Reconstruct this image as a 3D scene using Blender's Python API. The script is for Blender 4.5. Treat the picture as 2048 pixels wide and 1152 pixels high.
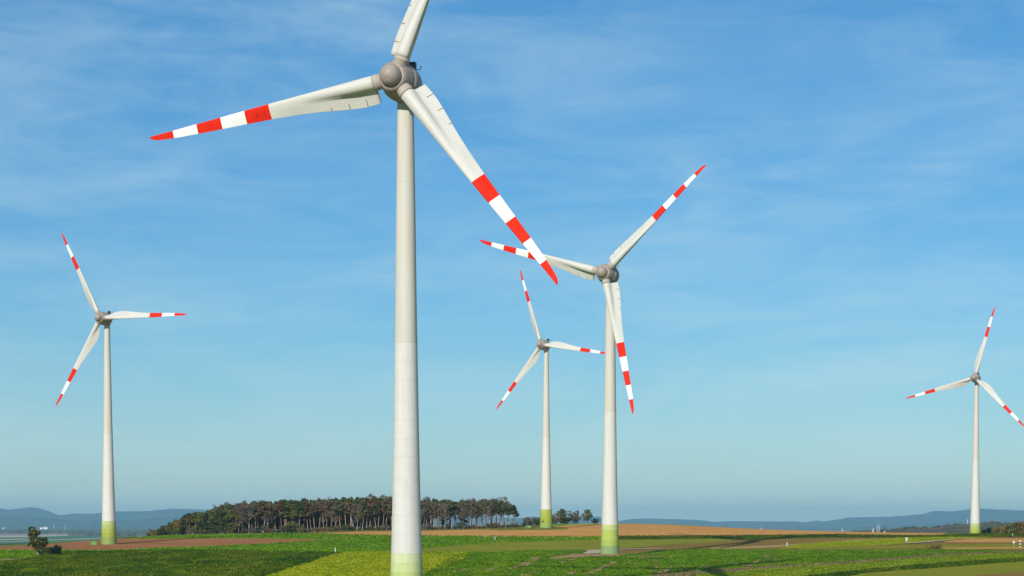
import bpy, bmesh, math, random
import numpy as np
from mathutils import Matrix, Vector
from mathutils.geometry import delaunay_2d_cdt

for o in list(bpy.data.objects):
    bpy.data.objects.remove(o)
SC = bpy.context.scene
COL = SC.collection
RAD = math.radians

# ------------------------------------------------------------------ camera, sky, sun, exposure
FPX = 4500.0            # focal length in pixels of a 2048-wide picture
TAND = 0.05             # the camera looks down a touch, with a rising lens
HOR = 1050.0            # eye level in the picture
DEL = math.atan(TAND)
CD, SD = math.cos(DEL), math.sin(DEL)
YP = HOR + FPX * TAND
cam_d = bpy.data.cameras.new('camera')
cam = bpy.data.objects.new('camera', cam_d)
COL.objects.link(cam)
cam_d.sensor_width = 36.0
cam_d.lens = FPX / 2048.0 * 36.0
cam_d.shift_y = (YP - 576.0) / 2048.0
cam_d.clip_start = 0.5
cam_d.clip_end = 80000.0
cam.location = (0, 0, 0)
cam.rotation_euler = (math.pi / 2 - DEL, 0, 0)
SC.camera = cam

SUN_EL = RAD(26.0)
SUN_AZ = RAD(22.0)      # the sun stands behind the camera, this far to its left
sun_vec = Vector((-math.sin(SUN_AZ) * math.cos(SUN_EL), -math.cos(SUN_AZ) * math.cos(SUN_EL), math.sin(SUN_EL)))
sun_d = bpy.data.lights.new('sun', 'SUN')
sun_d.energy = 4.4
sun_d.angle = RAD(0.53)
sun_d.color = (1.0, 0.945, 0.85)
sun = bpy.data.objects.new('sun', sun_d)
COL.objects.link(sun)
sun.rotation_euler = sun_vec.to_track_quat('Z', 'Y').to_euler()

world = bpy.data.worlds.new('World')
SC.world = world
world.use_nodes = True
wn, wl = world.node_tree.nodes, world.node_tree.links
wn.clear()
sky = wn.new('ShaderNodeTexSky')
sky.sky_type = 'NISHITA'
sky.sun_disc = False
sky.sun_elevation = SUN_EL
sky.sun_rotation = math.atan2(sun_vec.x, sun_vec.y)
sky.altitude = 300.0
sky.air_density = 1.08
sky.dust_density = 0.05
sky.ozone_density = 6.5
hsv = wn.new('ShaderNodeHueSaturation')
hsv.inputs['Saturation'].default_value = 1.27
hsv.inputs['Value'].default_value = 1.0
tint = wn.new('ShaderNodeMix'); tint.data_type = 'RGBA'; tint.blend_type = 'MULTIPLY'
tint.inputs[0].default_value = 1.0
tint.inputs[7].default_value = (0.83, 0.93, 0.965, 1)
wl.new(sky.outputs[0], tint.inputs[6])
wl.new(tint.outputs[2], hsv.inputs['Color'])
# thin cirrus, all over the sky
tc = wn.new('ShaderNodeTexCoord')
mp = wn.new('ShaderNodeMapping')
mp.inputs['Scale'].default_value = (5.0, 5.0, 17.0)
mp.inputs['Rotation'].default_value = (0.0, 0.22, 0.0)
wl.new(tc.outputs['Generated'], mp.inputs['Vector'])
n1 = wn.new('ShaderNodeTexNoise')
n1.inputs['Scale'].default_value = 1.6
n1.inputs['Detail'].default_value = 7.0
n1.inputs['Roughness'].default_value = 0.58
n1.inputs['Distortion'].default_value = 0.9
wl.new(mp.outputs[0], n1.inputs['Vector'])
mp2 = wn.new('ShaderNodeMapping')
mp2.inputs['Scale'].default_value = (2.0, 2.0, 5.0)
mp2.inputs['Location'].default_value = (1.9, 0.6, 0.4)
wl.new(tc.outputs['Generated'], mp2.inputs['Vector'])
n2 = wn.new('ShaderNodeTexNoise')
n2.inputs['Scale'].default_value = 2.1
n2.inputs['Detail'].default_value = 3.0
wl.new(mp2.outputs[0], n2.inputs['Vector'])
r1 = wn.new('ShaderNodeMapRange')
r1.inputs['From Min'].default_value = 0.40
r1.inputs['From Max'].default_value = 0.78
wl.new(n1.outputs['Fac'], r1.inputs['Value'])
r2 = wn.new('ShaderNodeMapRange')
r2.inputs['From Min'].default_value = 0.22
r2.inputs['From Max'].default_value = 0.52
wl.new(n2.outputs['Fac'], r2.inputs['Value'])
mp3 = wn.new('ShaderNodeMapping')
mp3.inputs['Scale'].default_value = (8.0, 8.0, 42.0)
mp3.inputs['Rotation'].default_value = (0.1, 0.30, 0.0)
wl.new(tc.outputs['Generated'], mp3.inputs['Vector'])
n3 = wn.new('ShaderNodeTexNoise')
n3.inputs['Scale'].default_value = 1.5
n3.inputs['Detail'].default_value = 8.0
n3.inputs['Roughness'].default_value = 0.62
n3.inputs['Distortion'].default_value = 1.2
wl.new(mp3.outputs[0], n3.inputs['Vector'])
r3 = wn.new('ShaderNodeMapRange')
r3.inputs['From Min'].default_value = 0.42
r3.inputs['From Max'].default_value = 0.80
wl.new(n3.outputs['Fac'], r3.inputs['Value'])
add = wn.new('ShaderNodeMath'); add.operation = 'MULTIPLY_ADD'
wl.new(r3.outputs[0], add.inputs[0]); add.inputs[1].default_value = 0.55
wl.new(r1.outputs[0], add.inputs[2])
mm = wn.new('ShaderNodeMath'); mm.operation = 'MULTIPLY'
wl.new(add.outputs[0], mm.inputs[0]); wl.new(r2.outputs[0], mm.inputs[1])
mm2 = wn.new('ShaderNodeMath'); mm2.operation = 'MULTIPLY_ADD'
wl.new(mm.outputs[0], mm2.inputs[0]); mm2.inputs[1].default_value = 0.26; mm2.inputs[2].default_value = 0.13
mm2.use_clamp = True
mixc = wn.new('ShaderNodeMix'); mixc.data_type = 'RGBA'
wl.new(mm2.outputs[0], mixc.inputs[0])
wl.new(hsv.outputs[0], mixc.inputs[6])
mixc.inputs[7].default_value = (6.7, 8.6, 8.9, 1)
bg = wn.new('ShaderNodeBackground')
bg.inputs['Strength'].default_value = 0.095
wl.new(mixc.outputs[2], bg.inputs['Color'])
wo = wn.new('ShaderNodeOutputWorld')
wl.new(bg.outputs[0], wo.inputs['Surface'])

SC.view_settings.view_transform = 'Standard'
SC.view_settings.look = 'None'
SC.view_settings.exposure = 0.0
SC.view_settings.gamma = 1.0
SC.view_settings.use_curve_mapping = False
SC.cycles.max_bounces = 5
SC.cycles.diffuse_bounces = 2
SC.cycles.glossy_bounces = 2
SC.cycles.transmission_bounces = 2
SC.cycles.volume_bounces = 0
SC.cycles.caustics_reflective = False
SC.cycles.caustics_refractive = False
SC.render.film_transparent = False

rnd = random.Random(7)
nrg = np.random.default_rng(11)

# ------------------------------------------------------------------ helpers
def lin(r, g, b):
    f = lambda c: (c / 12.92 if c <= 0.04045 else ((c + 0.055) / 1.055) ** 2.4)
    return (f(r / 255), f(g / 255), f(b / 255))

def nd(nt, kind, **kw):
    n = nt.nodes.new(kind)
    for k, v in kw.items():
        if isinstance(k, str) and k.startswith('i_'):
            n.inputs[k[2:].replace('_', ' ')].default_value = v
        else:
            setattr(n, k, v)
    return n

MATS = {}
def mat_noise(name, cols, scale=1.0, stretch=(1, 1, 1), rotz=0.0, rough=0.8, detail=5, ramp=(0.35, 0.65),
              fine=None, bump=0.0, bump_scale=4.0, coords='Object', island=0.0, objrand=0.0, spec=0.3, sheen=0.0, trans=0.0):
    """Principled with a colour that wanders between a few colours by noise."""
    if name in MATS:
        return MATS[name]
    m = bpy.data.materials.new(name)
    m.use_nodes = True
    nt = m.node_tree
    b = nt.nodes['Principled BSDF']
    b.inputs['Roughness'].default_value = rough
    b.inputs['Specular IOR Level'].default_value = spec
    t = nd(nt, 'ShaderNodeTexCoord')
    mp_ = nd(nt, 'ShaderNodeMapping')
    mp_.inputs['Rotation'].default_value = (0, 0, rotz)
    m1 = nd(nt, 'ShaderNodeMapping')
    m1.inputs['Scale'].default_value = stretch
    nt.links.new(t.outputs[coords], mp_.inputs['Vector'])
    nt.links.new(mp_.outputs[0], m1.inputs['Vector'])
    n = nd(nt, 'ShaderNodeTexNoise')
    n.inputs['Scale'].default_value = scale
    n.inputs['Detail'].default_value = detail
    n.inputs['Roughness'].default_value = 0.6
    nt.links.new(m1.outputs[0], n.inputs['Vector'])
    cr = nd(nt, 'ShaderNodeValToRGB')
    els = cr.color_ramp.elements
    k = len(cols)
    els[0].position = ramp[0]; els[0].color = (*cols[0], 1)
    els[1].position = ramp[1]; els[1].color = (*cols[-1], 1)
    for i in range(1, k - 1):
        e = els.new(ramp[0] + (ramp[1] - ramp[0]) * i / (k - 1)); e.color = (*cols[i], 1)
    nt.links.new(n.outputs['Fac'], cr.inputs['Fac'])
    out = cr.outputs[0]
    def vary(src, val, lo, hi):
        mr = nd(nt, 'ShaderNodeMapRange')
        mr.inputs['To Min'].default_value = lo; mr.inputs['To Max'].default_value = hi
        nt.links.new(val, mr.inputs['Value'])
        mx = nd(nt, 'ShaderNodeMix', data_type='RGBA', blend_type='MULTIPLY')
        mx.inputs[0].default_value = 1.0
        nt.links.new(src, mx.inputs[6]); nt.links.new(mr.outputs[0], mx.inputs[7])
        return mx.outputs[2]
    if fine:
        n3 = nd(nt, 'ShaderNodeTexNoise')
        n3.inputs['Scale'].default_value = fine[0]; n3.inputs['Detail'].default_value = 4
        nt.links.new(mp_.outputs[0], n3.inputs['Vector'])
        mr0 = nd(nt, 'ShaderNodeMapRange')
        mr0.inputs['From Min'].default_value = 0.3; mr0.inputs['From Max'].default_value = 0.7
        nt.links.new(n3.outputs['Fac'], mr0.inputs['Value'])
        out = vary(out, mr0.outputs[0], 1 - fine[1], 1 + fine[1])
    if island:
        g = nd(nt, 'ShaderNodeNewGeometry')
        out = vary(out, g.outputs['Random Per Island'], 1 - island, 1 + island)
    if objrand:
        oi = nd(nt, 'ShaderNodeObjectInfo')
        out = vary(out, oi.outputs['Random'], 1 - objrand, 1 + objrand)
    nt.links.new(out, b.inputs['Base Color'])
    if bump:
        n4 = nd(nt, 'ShaderNodeTexNoise')
        n4.inputs['Scale'].default_value = bump_scale; n4.inputs['Detail'].default_value = 6
        nt.links.new(mp_.outputs[0], n4.inputs['Vector'])
        bp = nd(nt, 'ShaderNodeBump')
        bp.inputs['Strength'].default_value = 1.0
        bp.inputs['Distance'].default_value = bump
        nt.links.new(n4.outputs['Fac'], bp.inputs['Height'])
        nt.links.new(bp.outputs[0], b.inputs['Normal'])
    if trans:
        tl = nd(nt, 'ShaderNodeBsdfTranslucent')
        nt.links.new(out, tl.inputs['Color'])
        ms = nd(nt, 'ShaderNodeMixShader')
        ms.inputs[0].default_value = trans
        nt.links.new(b.outputs[0], ms.inputs[1]); nt.links.new(tl.outputs[0], ms.inputs[2])
        nt.links.new(ms.outputs[0], nt.nodes['Material Output'].inputs['Surface'])
    MATS[name] = m
    return m

def mesh_from(name, V, Fc, mats=(), midx=None, smooth=None):
    me = bpy.data.meshes.new(name)
    me.from_pydata([tuple(v) for v in V], [], [tuple(f) for f in Fc])
    for m in mats:
        me.materials.append(m)
    if midx is not None:
        me.polygons.foreach_set('material_index', np.asarray(midx, np.int32))
    if smooth is not None:
        if smooth is True:
            smooth = np.ones(len(Fc), bool)
        me.polygons.foreach_set('use_smooth', np.asarray(smooth, bool))
    me.update()
    return me

def quads_mesh(name, V, mats, per=4, midx=None):
    """V: (n, per, 3) array of separate faces, fast."""
    n = len(V)
    me = bpy.data.meshes.new(name)
    me.vertices.add(n * per)
    me.vertices.foreach_set('co', np.asarray(V, np.float32).ravel())
    me.loops.add(n * per)
    me.loops.foreach_set('vertex_index', np.arange(n * per, dtype=np.int32))
    me.polygons.add(n)
    me.polygons.foreach_set('loop_start', np.arange(0, n * per, per, dtype=np.int32))
    try:
        me.polygons.foreach_set('loop_total', np.full(n, per, np.int32))
    except Exception:
        pass
    for m in mats:
        me.materials.append(m)
    if midx is not None:
        me.polygons.foreach_set('material_index', np.asarray(midx, np.int32))
    me.update(calc_edges=True)
    return me

def link(name, me, parent=None, loc=None, mtx=None):
    o = bpy.data.objects.new(name, me)
    COL.objects.link(o)
    if parent is not None:
        o.parent = parent
    if loc is not None:
        o.location = loc
    if mtx is not None:
        o.matrix_local = mtx
    return o

def tag(o, label=None, cat=None, group=None, kind=None):
    if label: o['label'] = label
    if cat: o['category'] = cat
    if group: o['group'] = group
    if kind: o['kind'] = kind
    return o

class MB:
    """collects simple shapes into one mesh"""
    def __init__(s):
        s.V = []; s.F = []; s.M = []; s.S = []
    def add(s, V, Fc, mi=0, smooth=False):
        b = len(s.V)
        s.V += [tuple(v) for v in V]
        s.F += [tuple(i + b for i in f) for f in Fc]
        s.M += [mi] * len(Fc); s.S += [smooth] * len(Fc)
    def box(s, x0, x1, y0, y1, z0, z1, mi=0, bev=0.0, M=None):
        bm = bmesh.new()
        bmesh.ops.create_cube(bm, size=1.0)
        for v in bm.verts:
            v.co = Vector(((x0 + x1) / 2 + v.co.x * (x1 - x0), (y0 + y1) / 2 + v.co.y * (y1 - y0), (z0 + z1) / 2 + v.co.z * (z1 - z0)))
        if bev:
            bmesh.ops.bevel(bm, geom=list(bm.edges), offset=bev, segments=1, affect='EDGES')
        bm.verts.index_update()
        V = [(M @ v.co if M else v.co.copy()) for v in bm.verts]
        s.add(V, [[v.index for v in f.verts] for f in bm.faces], mi)
        bm.free()
    def tube(s, p0, p1, r0, r1, n=8, mi=0, cap=True, smooth=True):
        p0, p1 = Vector(p0), Vector(p1)
        q = (p1 - p0).to_track_quat('Z', 'Y').to_matrix()
        V = []
        for p, r in ((p0, r0), (p1, r1)):
            for k in range(n):
                a = 2 * math.pi * k / n
                V.append(p + q @ Vector((math.cos(a) * r, math.sin(a) * r, 0)))
        s.add(V, [(k, (k + 1) % n, n + (k + 1) % n, n + k) for k in range(n)], mi, smooth)
        if cap:
            s.add(V[:n], [tuple(reversed(range(n)))], mi)
            s.add(V[n:], [tuple(range(n))], mi)
    def lathe(s, prof, n=32, mi=0, axis='Z', smooth=True, closed=True):
        """prof: (r, h) pairs round the axis"""
        V = []
        for r, h in prof:
            for k in range(n):
                a = 2 * math.pi * k / n
                if axis == 'Z': V.append((r * math.cos(a), r * math.sin(a), h))
                else: V.append((h, r * math.cos(a), r * math.sin(a)))
        Fc = []
        for i in range(len(prof) - 1):
            for k in range(n):
                a, b_, c_, d_ = i * n + k, i * n + (k + 1) % n, (i + 1) * n + (k + 1) % n, (i + 1) * n + k
                Fc.append((a, b_, c_, d_))
        s.add(V, Fc, mi, smooth)
    def build(s, name, mats, parent=None, loc=None, mtx=None):
        if not isinstance(mats, (list, tuple)): mats = [mats]
        me = mesh_from(name, s.V, s.F, mats, s.M, s.S)
        return link(name, me, parent, loc, mtx)

def limb(mb, pts, r0, r1, n=6):
    for i in range(len(pts) - 1):
        a = r0 + (r1 - r0) * i / (len(pts) - 1); b_ = r0 + (r1 - r0) * (i + 1) / (len(pts) - 1)
        mb.tube(pts[i], pts[i + 1], a, b_, n, cap=False)

# ------------------------------------------------------------------ terrain: heights measured against eye level (0)
PLAIN = -45.0
def zpx(y, d): return -(y - HOR) * d / FPX
ctrl = []
for (x, y, d) in [
    (810, 1223.3, 426), (1219, 1112.3, 796.6), (220, 1088.9, 852.7), (1094, 1056.6, 1049.5),
    (1410, 1142, 592), (1511, 1083, 962), (0, 1152, 520), (75, 1115, 655), (0, 1102, 725), (0, 1096, 790),
    (-120, 1100, 760), (235, 1078, 930), (350, 1077.5, 905), (400, 1071, 1060), (320, 1071.5, 1120), (560, 1068, 1100),
    (780, 1061.5, 1110), (1000, 1058.5, 1100), (1040, 1056.5, 1120), (1150, 1048.5, 1130), (1240, 1047, 1130),
    (1500, 1057.5, 1115), (1680, 1063, 1090), (1860, 1066, 1050), (1950, 1068, 1020), (2048, 1069.5, 1010), (2200, 1072, 1000),
    (2048, 1152, 560), (2048, 1102, 760), (2048, 1085, 880), (1640, 1102, 780), (1640, 1112, 695), (1565, 1119, 655), (2200, 1120, 660),
    (680, 1107, 700), (680, 1079.5, 930), (540, 1152, 540), (850, 1152, 545), (960, 1106, 740), (1220, 1152, 550), (-150, 1130, 600)]:
    ctrl.append(((x - 1024) * d / FPX, d, zpx(y, d)))
ctrl += [(-300, 300, -15), (0, 300, -16), (300, 300, -15), (-200, 120, -8), (0, 140, -8.5), (200, 120, -8), (0, 0, -1.75), (-150, -60, -1.0), (150, -60, -1.0),
         (243.7, 1185, -8.14), (320, 1300, -13), (150, 1300, -8), (30, 1250, 0.2), (60, 1400, -6), (-60, 1230, -1.6), (-150, 1230, -4.0), (-100, 1400, -9), (-230, 1000, -12), (-330, 860, -13), (-300, 1300, -20),
         (-200, 1600, -27), (100, 1600, -22), (330, 1600, -24), (-215, 1180, -10)]
CT = np.array(ctrl)
def _U(r2): return np.where(r2 > 0, 0.5 * r2 * np.log(np.maximum(r2, 1e-9)), 0.0)
_P = CT[:, :2] / 100.0
_n = len(_P)
_K = _U(((_P[:, None] - _P[None]) ** 2).sum(-1)) + np.eye(_n) * 0.004
_A = np.zeros((_n + 3, _n + 3)); _A[:_n, :_n] = _K
_A[:_n, _n] = 1; _A[:_n, _n + 1:] = _P; _A[_n, :_n] = 1; _A[_n + 1:, :_n] = _P.T
_W = np.linalg.solve(_A, np.concatenate([CT[:, 2], np.zeros(3)]))
def sstep(a, b, x):
    t = np.clip((x - a) / (b - a), 0, 1)
    return t * t * (3 - 2 * t)
def height(X, Y):
    X = np.asarray(X, float); Y = np.asarray(Y, float)
    sh = np.broadcast(X, Y).shape
    X = np.broadcast_to(X, sh).ravel(); Y = np.broadcast_to(Y, sh).ravel()
    q = np.stack([np.clip(X, -340, 340), np.clip(Y, -60, 1620)], -1) / 100.0
    z = np.empty(len(q))
    for i in range(0, len(q), 20000):
        c_ = q[i:i + 20000]
        z[i:i + 20000] = _U(((c_[:, None] - _P[None]) ** 2).sum(-1)) @ _W[:_n] + _W[_n] + c_ @ _W[_n + 1:]
    z = z + 0.12 * np.sin(X / 17.0 + Y / 31.0) * np.sin(Y / 23.0 - X / 41.0)
    far = np.maximum(sstep(1350, 2500, Y), np.maximum(sstep(900, 2600, np.abs(X)), sstep(400, 1800, -Y)))
    z = z * (1 - far) + PLAIN * far
    return z.reshape(sh)
def hz(x, y): return float(height(np.array([x]), np.array([y]))[0])

def proj(P):
    P = np.asarray(P, float)
    dep = P[..., 1] * CD - P[..., 2] * SD
    up = P[..., 1] * SD + P[..., 2] * CD
    return np.stack([1024 + FPX * P[..., 0] / dep, YP - FPX * up / dep], -1)
def ray(x, y):
    """direction of the sight line through a picture point, scaled to one metre of depth"""
    u, v = (x - 1024) / FPX, (YP - y) / FPX
    dy = CD + v * SD
    return u / dy, (v * CD - SD) / dy
_DS = np.concatenate([np.arange(300, 1400, 1.0)])
def ground(x, y, dmax=1250.0):
    """where the sight line through (x, y) meets the near hill"""
    rx, rz = ray(x, y)
    ds = _DS[_DS <= dmax]
    f = rz * ds - height(rx * ds, ds)
    hit = np.nonzero(f <= 0)[0]
    k = hit[0] if len(hit) else int(np.argmin(f))
    return rx * ds[k], ds[k]
def on_plain(x, y):
    rx, rz = ray(x, y)
    d = PLAIN / rz
    return rx * d, d

# ------------------------------------------------------------------ the ground sheet
def growing(lo, hi, fine_lo, fine_hi, step, g=1.18):
    a = list(np.arange(fine_lo, fine_hi + step * .5, step))
    s_, v = step, a[-1]
    while v < hi:
        s_ *= g; v += s_; a.append(min(v, hi))
    s_, v = step, a[0]
    while v > lo:
        s_ *= g; v -= s_; a.insert(0, max(v, lo))
    return np.array(a)
gx = growing(-20500, 20500, -360, 360, 7.5)
gy = growing(-2500, 34000, -20, 1400, 7.5, 1.15)
GX, GY = np.meshgrid(gx, gy)
GZ = height(GX, GY)
nx, ny = len(gx), len(gy)
idx = np.arange(nx * ny).reshape(ny, nx)
Fq = np.stack([idx[:-1, :-1], idx[:-1, 1:], idx[1:, 1:], idx[1:, :-1]], -1).reshape(-1, 4)
G_SOIL = (0.20, 0.125, 0.06); G_GRASS = (0.13, 0.20, 0.03); G_DRY = (0.26, 0.20, 0.085)
m_ground = mat_noise('meadow_ground', [G_DRY, (0.17, 0.18, 0.045), G_GRASS], scale=0.02, fine=(0.9, 0.3), rough=0.95, bump=0.12, bump_scale=1.3, spec=0.0)
ground_o = link('ground', mesh_from('ground', np.stack([GX, GY, GZ], -1).reshape(-1, 3), Fq, [m_ground], None, True))
tag(ground_o, kind='structure')

# ------------------------------------------------------------------ fields, laid as sheets over the ground
FIELDS = {}
def inside(poly, X, Y):
    c_ = np.zeros(len(X), bool)
    j = len(poly) - 1
    for i in range(len(poly)):
        xi, yi = poly[i]; xj, yj = poly[j]
        if yi != yj:
            c_ ^= ((yi > Y) != (yj > Y)) & (X < (xj - xi) * (Y - yi) / (yj - yi) + xi)
        j = i
    return c_
LAYER = [0]
def wpt(p):
    if len(p) == 3:                     # picture column, depth given
        return ((p[0] - 1024) * p[2] / FPX, p[2])
    return ground(p[0], p[1])
def field(name, pts, mat, label, cell=9.0, wob=0.5, dense=6.0):
    """a field whose edge runs through these points"""
    P0 = [wpt(p) for p in pts]
    poly = []
    for i in range(len(P0)):
        a, b_ = np.array(P0[i]), np.array(P0[(i + 1) % len(P0)])
        n = max(1, int(np.linalg.norm(b_ - a) / dense))
        for k in range(n):
            q = a + (b_ - a) * k / n
            if k: q = q + nrg.normal(0, wob, 2)
            poly.append((float(q[0]), float(q[1])))
    pa = np.array(poly)
    xs = np.arange(pa[:, 0].min(), pa[:, 0].max(), cell); ys = np.arange(pa[:, 1].min(), pa[:, 1].max(), cell)
    XX, YY = [a.ravel() for a in np.meshgrid(xs, ys)]
    XX = XX + nrg.uniform(-1, 1, len(XX)); YY = YY + nrg.uniform(-1, 1, len(YY))
    ok = inside(poly, XX, YY)
    pts2 = [Vector(p) for p in poly] + [Vector((float(a), float(b_))) for a, b_ in zip(XX[ok], YY[ok])]
    nb = len(poly)
    res = delaunay_2d_cdt(pts2, [(i, (i + 1) % nb) for i in range(nb)], [list(range(nb))], 1, 1e-4)
    vv = np.array([(v.x, v.y) for v in res[0]])
    LAYER[0] += 1
    z = height(vv[:, 0], vv[:, 1]) + 0.03 + 0.008 * LAYER[0]
    cx, cy = pa[:, 0].mean(), pa[:, 1].mean()
    V = np.column_stack([vv[:, 0], vv[:, 1], z])
    Fc = []
    for f in res[2]:
        a, b_, c_ = [vv[i] for i in f[:3]]
        cr_ = (b_[0] - a[0]) * (c_[1] - a[1]) - (b_[1] - a[1]) * (c_[0] - a[0])
        Fc.append(tuple(f) if cr_ > 0 else tuple(reversed(f)))
    o = link(name, mesh_from(name, V, Fc, [mat], None, True))
    tag(o, label, None, None, 'structure')
    FIELDS[o.name] = poly
    return o, poly

def wdir(p, q):
    a, b_ = wpt(p), wpt(q)
    return math.atan2(b_[1] - a[1], b_[0] - a[0])
ROW_L = wdir((560, 1150), (675, 1109))
ROW_R = wdir((860, 1150), (955, 1109))
ROW_E = wdir((1420, 1142), (1900, 1109))

m_or = mat_noise('pale_ploughed_soil', [(0.50, 0.235, 0.068), (0.58, 0.29, 0.088), (0.64, 0.335, 0.11)], scale=0.05, stretch=(1, 5, 1), fine=(1.1, 0.22), rough=0.97, bump=0.04, bump_scale=1.6, spec=0.0)
m_br = mat_noise('red_brown_soil', [(0.29, 0.125, 0.053), (0.36, 0.16, 0.070), (0.42, 0.195, 0.088)], scale=0.05, stretch=(1, 5, 1), fine=(1.1, 0.2), rough=0.97, bump=0.04, bump_scale=1.6, spec=0.0)
m_dk = mat_noise('dark_crop_ground', [(0.06, 0.12, 0.005), (0.11, 0.17, 0.008), (0.17, 0.19, 0.012)], scale=0.045, stretch=(0.35, 3.2, 1), rotz=-ROW_L, fine=(1.6, 0.4), rough=0.9, bump=0.25, bump_scale=1.5, ramp=(0.32, 0.68), spec=0.0)
m_br_gr = mat_noise('bright_crop_ground', [(0.13, 0.26, 0.005), (0.19, 0.34, 0.007), (0.27, 0.36, 0.012)], scale=0.06, stretch=(0.5, 3.0, 1), fine=(1.4, 0.35), rough=0.9, bump=0.25, bump_scale=1.3, spec=0.0)
m_yel = mat_noise('yellow_green_crop_ground', [(0.30, 0.36, 0.010), (0.40, 0.44, 0.013), (0.48, 0.48, 0.02)], scale=0.08, stretch=(0.3, 2.6, 1), rotz=-ROW_L, fine=(1.6, 0.3), rough=0.9, bump=0.2, bump_scale=1.6, spec=0.0)
m_lime = mat_noise('light_green_grass_ground', [(0.17, 0.24, 0.016), (0.24, 0.31, 0.02), (0.32, 0.35, 0.03)], scale=0.08, stretch=(0.3, 2.6, 1), rotz=-ROW_E, fine=(1.6, 0.3), rough=0.9, bump=0.2, bump_scale=1.6, spec=0.0)
m_olive = mat_noise('olive_stubble_ground', [(0.20, 0.215, 0.022), (0.235, 0.245, 0.026), (0.27, 0.255, 0.036)], scale=0.04, stretch=(1, 5, 1), fine=(1.3, 0.14), rough=0.95, bump=0.06, bump_scale=2, spec=0.0)
m_tan = mat_noise('tan_stubble_ground', [(0.20, 0.125, 0.035), (0.27, 0.17, 0.05), (0.21, 0.165, 0.03)], scale=0.05, stretch=(1, 6, 1), fine=(1.2, 0.12), rough=0.95, bump=0.02, bump_scale=2, spec=0.0)
m_streak = mat_noise('patchy_crop_ground', [(0.30, 0.19, 0.11), (0.22, 0.20, 0.06), (0.11, 0.19, 0.008), (0.135, 0.23, 0.008), (0.17, 0.25, 0.012)], scale=0.055, stretch=(0.22, 2.4, 1), rotz=-ROW_R, fine=(1.5, 0.35), rough=0.9, bump=0.22, bump_scale=1.5, ramp=(0.28, 0.62), spec=0.0)
m_gravel = mat_noise('pale_gravel', [(0.44, 0.35, 0.23), (0.54, 0.45, 0.31)], scale=0.4, fine=(2.5, 0.2), rough=0.97, bump=0.04, bump_scale=6, spec=0.0)
m_verge = mat_noise('dry_verge', [(0.26, 0.17, 0.08), (0.33, 0.24, 0.11), (0.23, 0.22, 0.06)], scale=0.15, fine=(1.6, 0.3), rough=0.97, bump=0.12, bump_scale=2, spec=0.0)
m_pinksoil = mat_noise('trodden_soil', [(0.33, 0.205, 0.095), (0.42, 0.275, 0.14)], scale=0.2, fine=(1.6, 0.2), rough=0.97, bump=0.05, bump_scale=3, spec=0.0)

L, RR = -160, 2210
# far fields first, nearer ones over them
field('ploughed_field', [(555, 1068.5), (600, 1069.3), (700, 1070), (780, 1071), (900, 1073), (1050, 1074), (1240, 1073.5), (1450, 1072.5), (1680, 1070), (1800, 1070), (1880, 1070.5), (1920, 0, 1100), (1680, 0, 1180), (1500, 0, 1200), (1240, 0, 1200), (1120, 0, 1110), (1040, 0, 1085), (850, 0, 1095), (700, 0, 1105), (600, 1067.2)], m_or, 'pale orange ploughed field along the crest behind the green strip')
field('grass_strip', [(1080, 0, 1120), (1150, 0, 1118), (1240, 0, 1122), (1400, 0, 1135), (1620, 0, 1130), (1620, 0, 1180), (1240, 0, 1190), (1100, 0, 1170)], m_br_gr, 'thin green strip running along the top of the crest')
field('grass_strip', [(845, 1059.5), (1000, 1061), (1100, 1060), (1135, 1059), (1130, 1056.5), (1040, 0, 1110), (850, 0, 1120), (700, 1062), (600, 1067)], m_olive, 'dull grass margin at the foot of the wood')
field('crop_field', [(L, 1104), (0, 1102.5), (120, 1103), (250, 1102), (280, 1099.5), (400, 1095.5), (520, 1089.5), (600, 1084.5), (690, 1080.3), (480, 1077.3), (380, 1077.2), (300, 1078.6), (232, 1077.6), (300, 1073.5), (400, 1071), (560, 1068.8), (700, 1070.5), (780, 1071.5), (900, 1073), (1050, 1074), (1240, 1073.5), (1240, 1079.5), (1130, 1081.5), (1050, 1083.3), (1000, 1085), (900, 1092.5), (845, 1097.5), (780, 1103), (690, 1106), (520, 1104.5), (400, 1102), (130, 1106), (60, 1119), (L, 1126)], m_br_gr, 'bright green leafy crop strips below the wood')
field('crop_strip', [(1235, 1073.5), (1450, 1072.3), (1680, 1070), (1860, 1072), (1990, 1068.5), (RR, 1071), (RR, 1075), (2000, 1075.2), (1900, 1074.5), (1700, 1075.5), (1420, 1077.2), (1235, 1079.6)], m_dk, 'dark green crop strip running to the right-hand turbine')
field('brown_field', [(L, 1103), (0, 1101.8), (120, 1102.3), (250, 1101.2), (280, 1099), (400, 1095), (520, 1089), (600, 1084), (690, 1080), (480, 1077), (380, 1077), (300, 1078.2), (232, 1077.5), (215, 0, 925), (120, 0, 870), (0, 0, 815), (L, 0, 780)], m_br, 'red brown ploughed field around the left turbine')
field('olive_field', [(780, 1104), (845, 1098), (900, 1093), (1000, 1085.5), (1050, 1083.8), (1130, 1082), (1235, 1080), (1420, 1078), (1480, 1080), (1400, 1086), (1300, 1093.5), (1205, 1099), (1160, 1101), (1060, 1102), (940, 1105), (845, 1107.5), (780, 1107.5)], m_olive, 'smooth olive green field between the two near turbines')
field('stubble_field', [(1230, 1100), (1300, 1094), (1400, 1086), (1480, 1080), (1560, 1077.5), (1700, 1075.8), (1860, 1075), (RR, 1075), (RR, 1102), (2048, 1101), (1880, 1100.5), (1648, 1102.3), (1560, 1100.5), (1400, 1098.5), (1290, 1103), (1235, 1111)], m_tan, 'brown and tan stubble field right of the second turbine')
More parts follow.
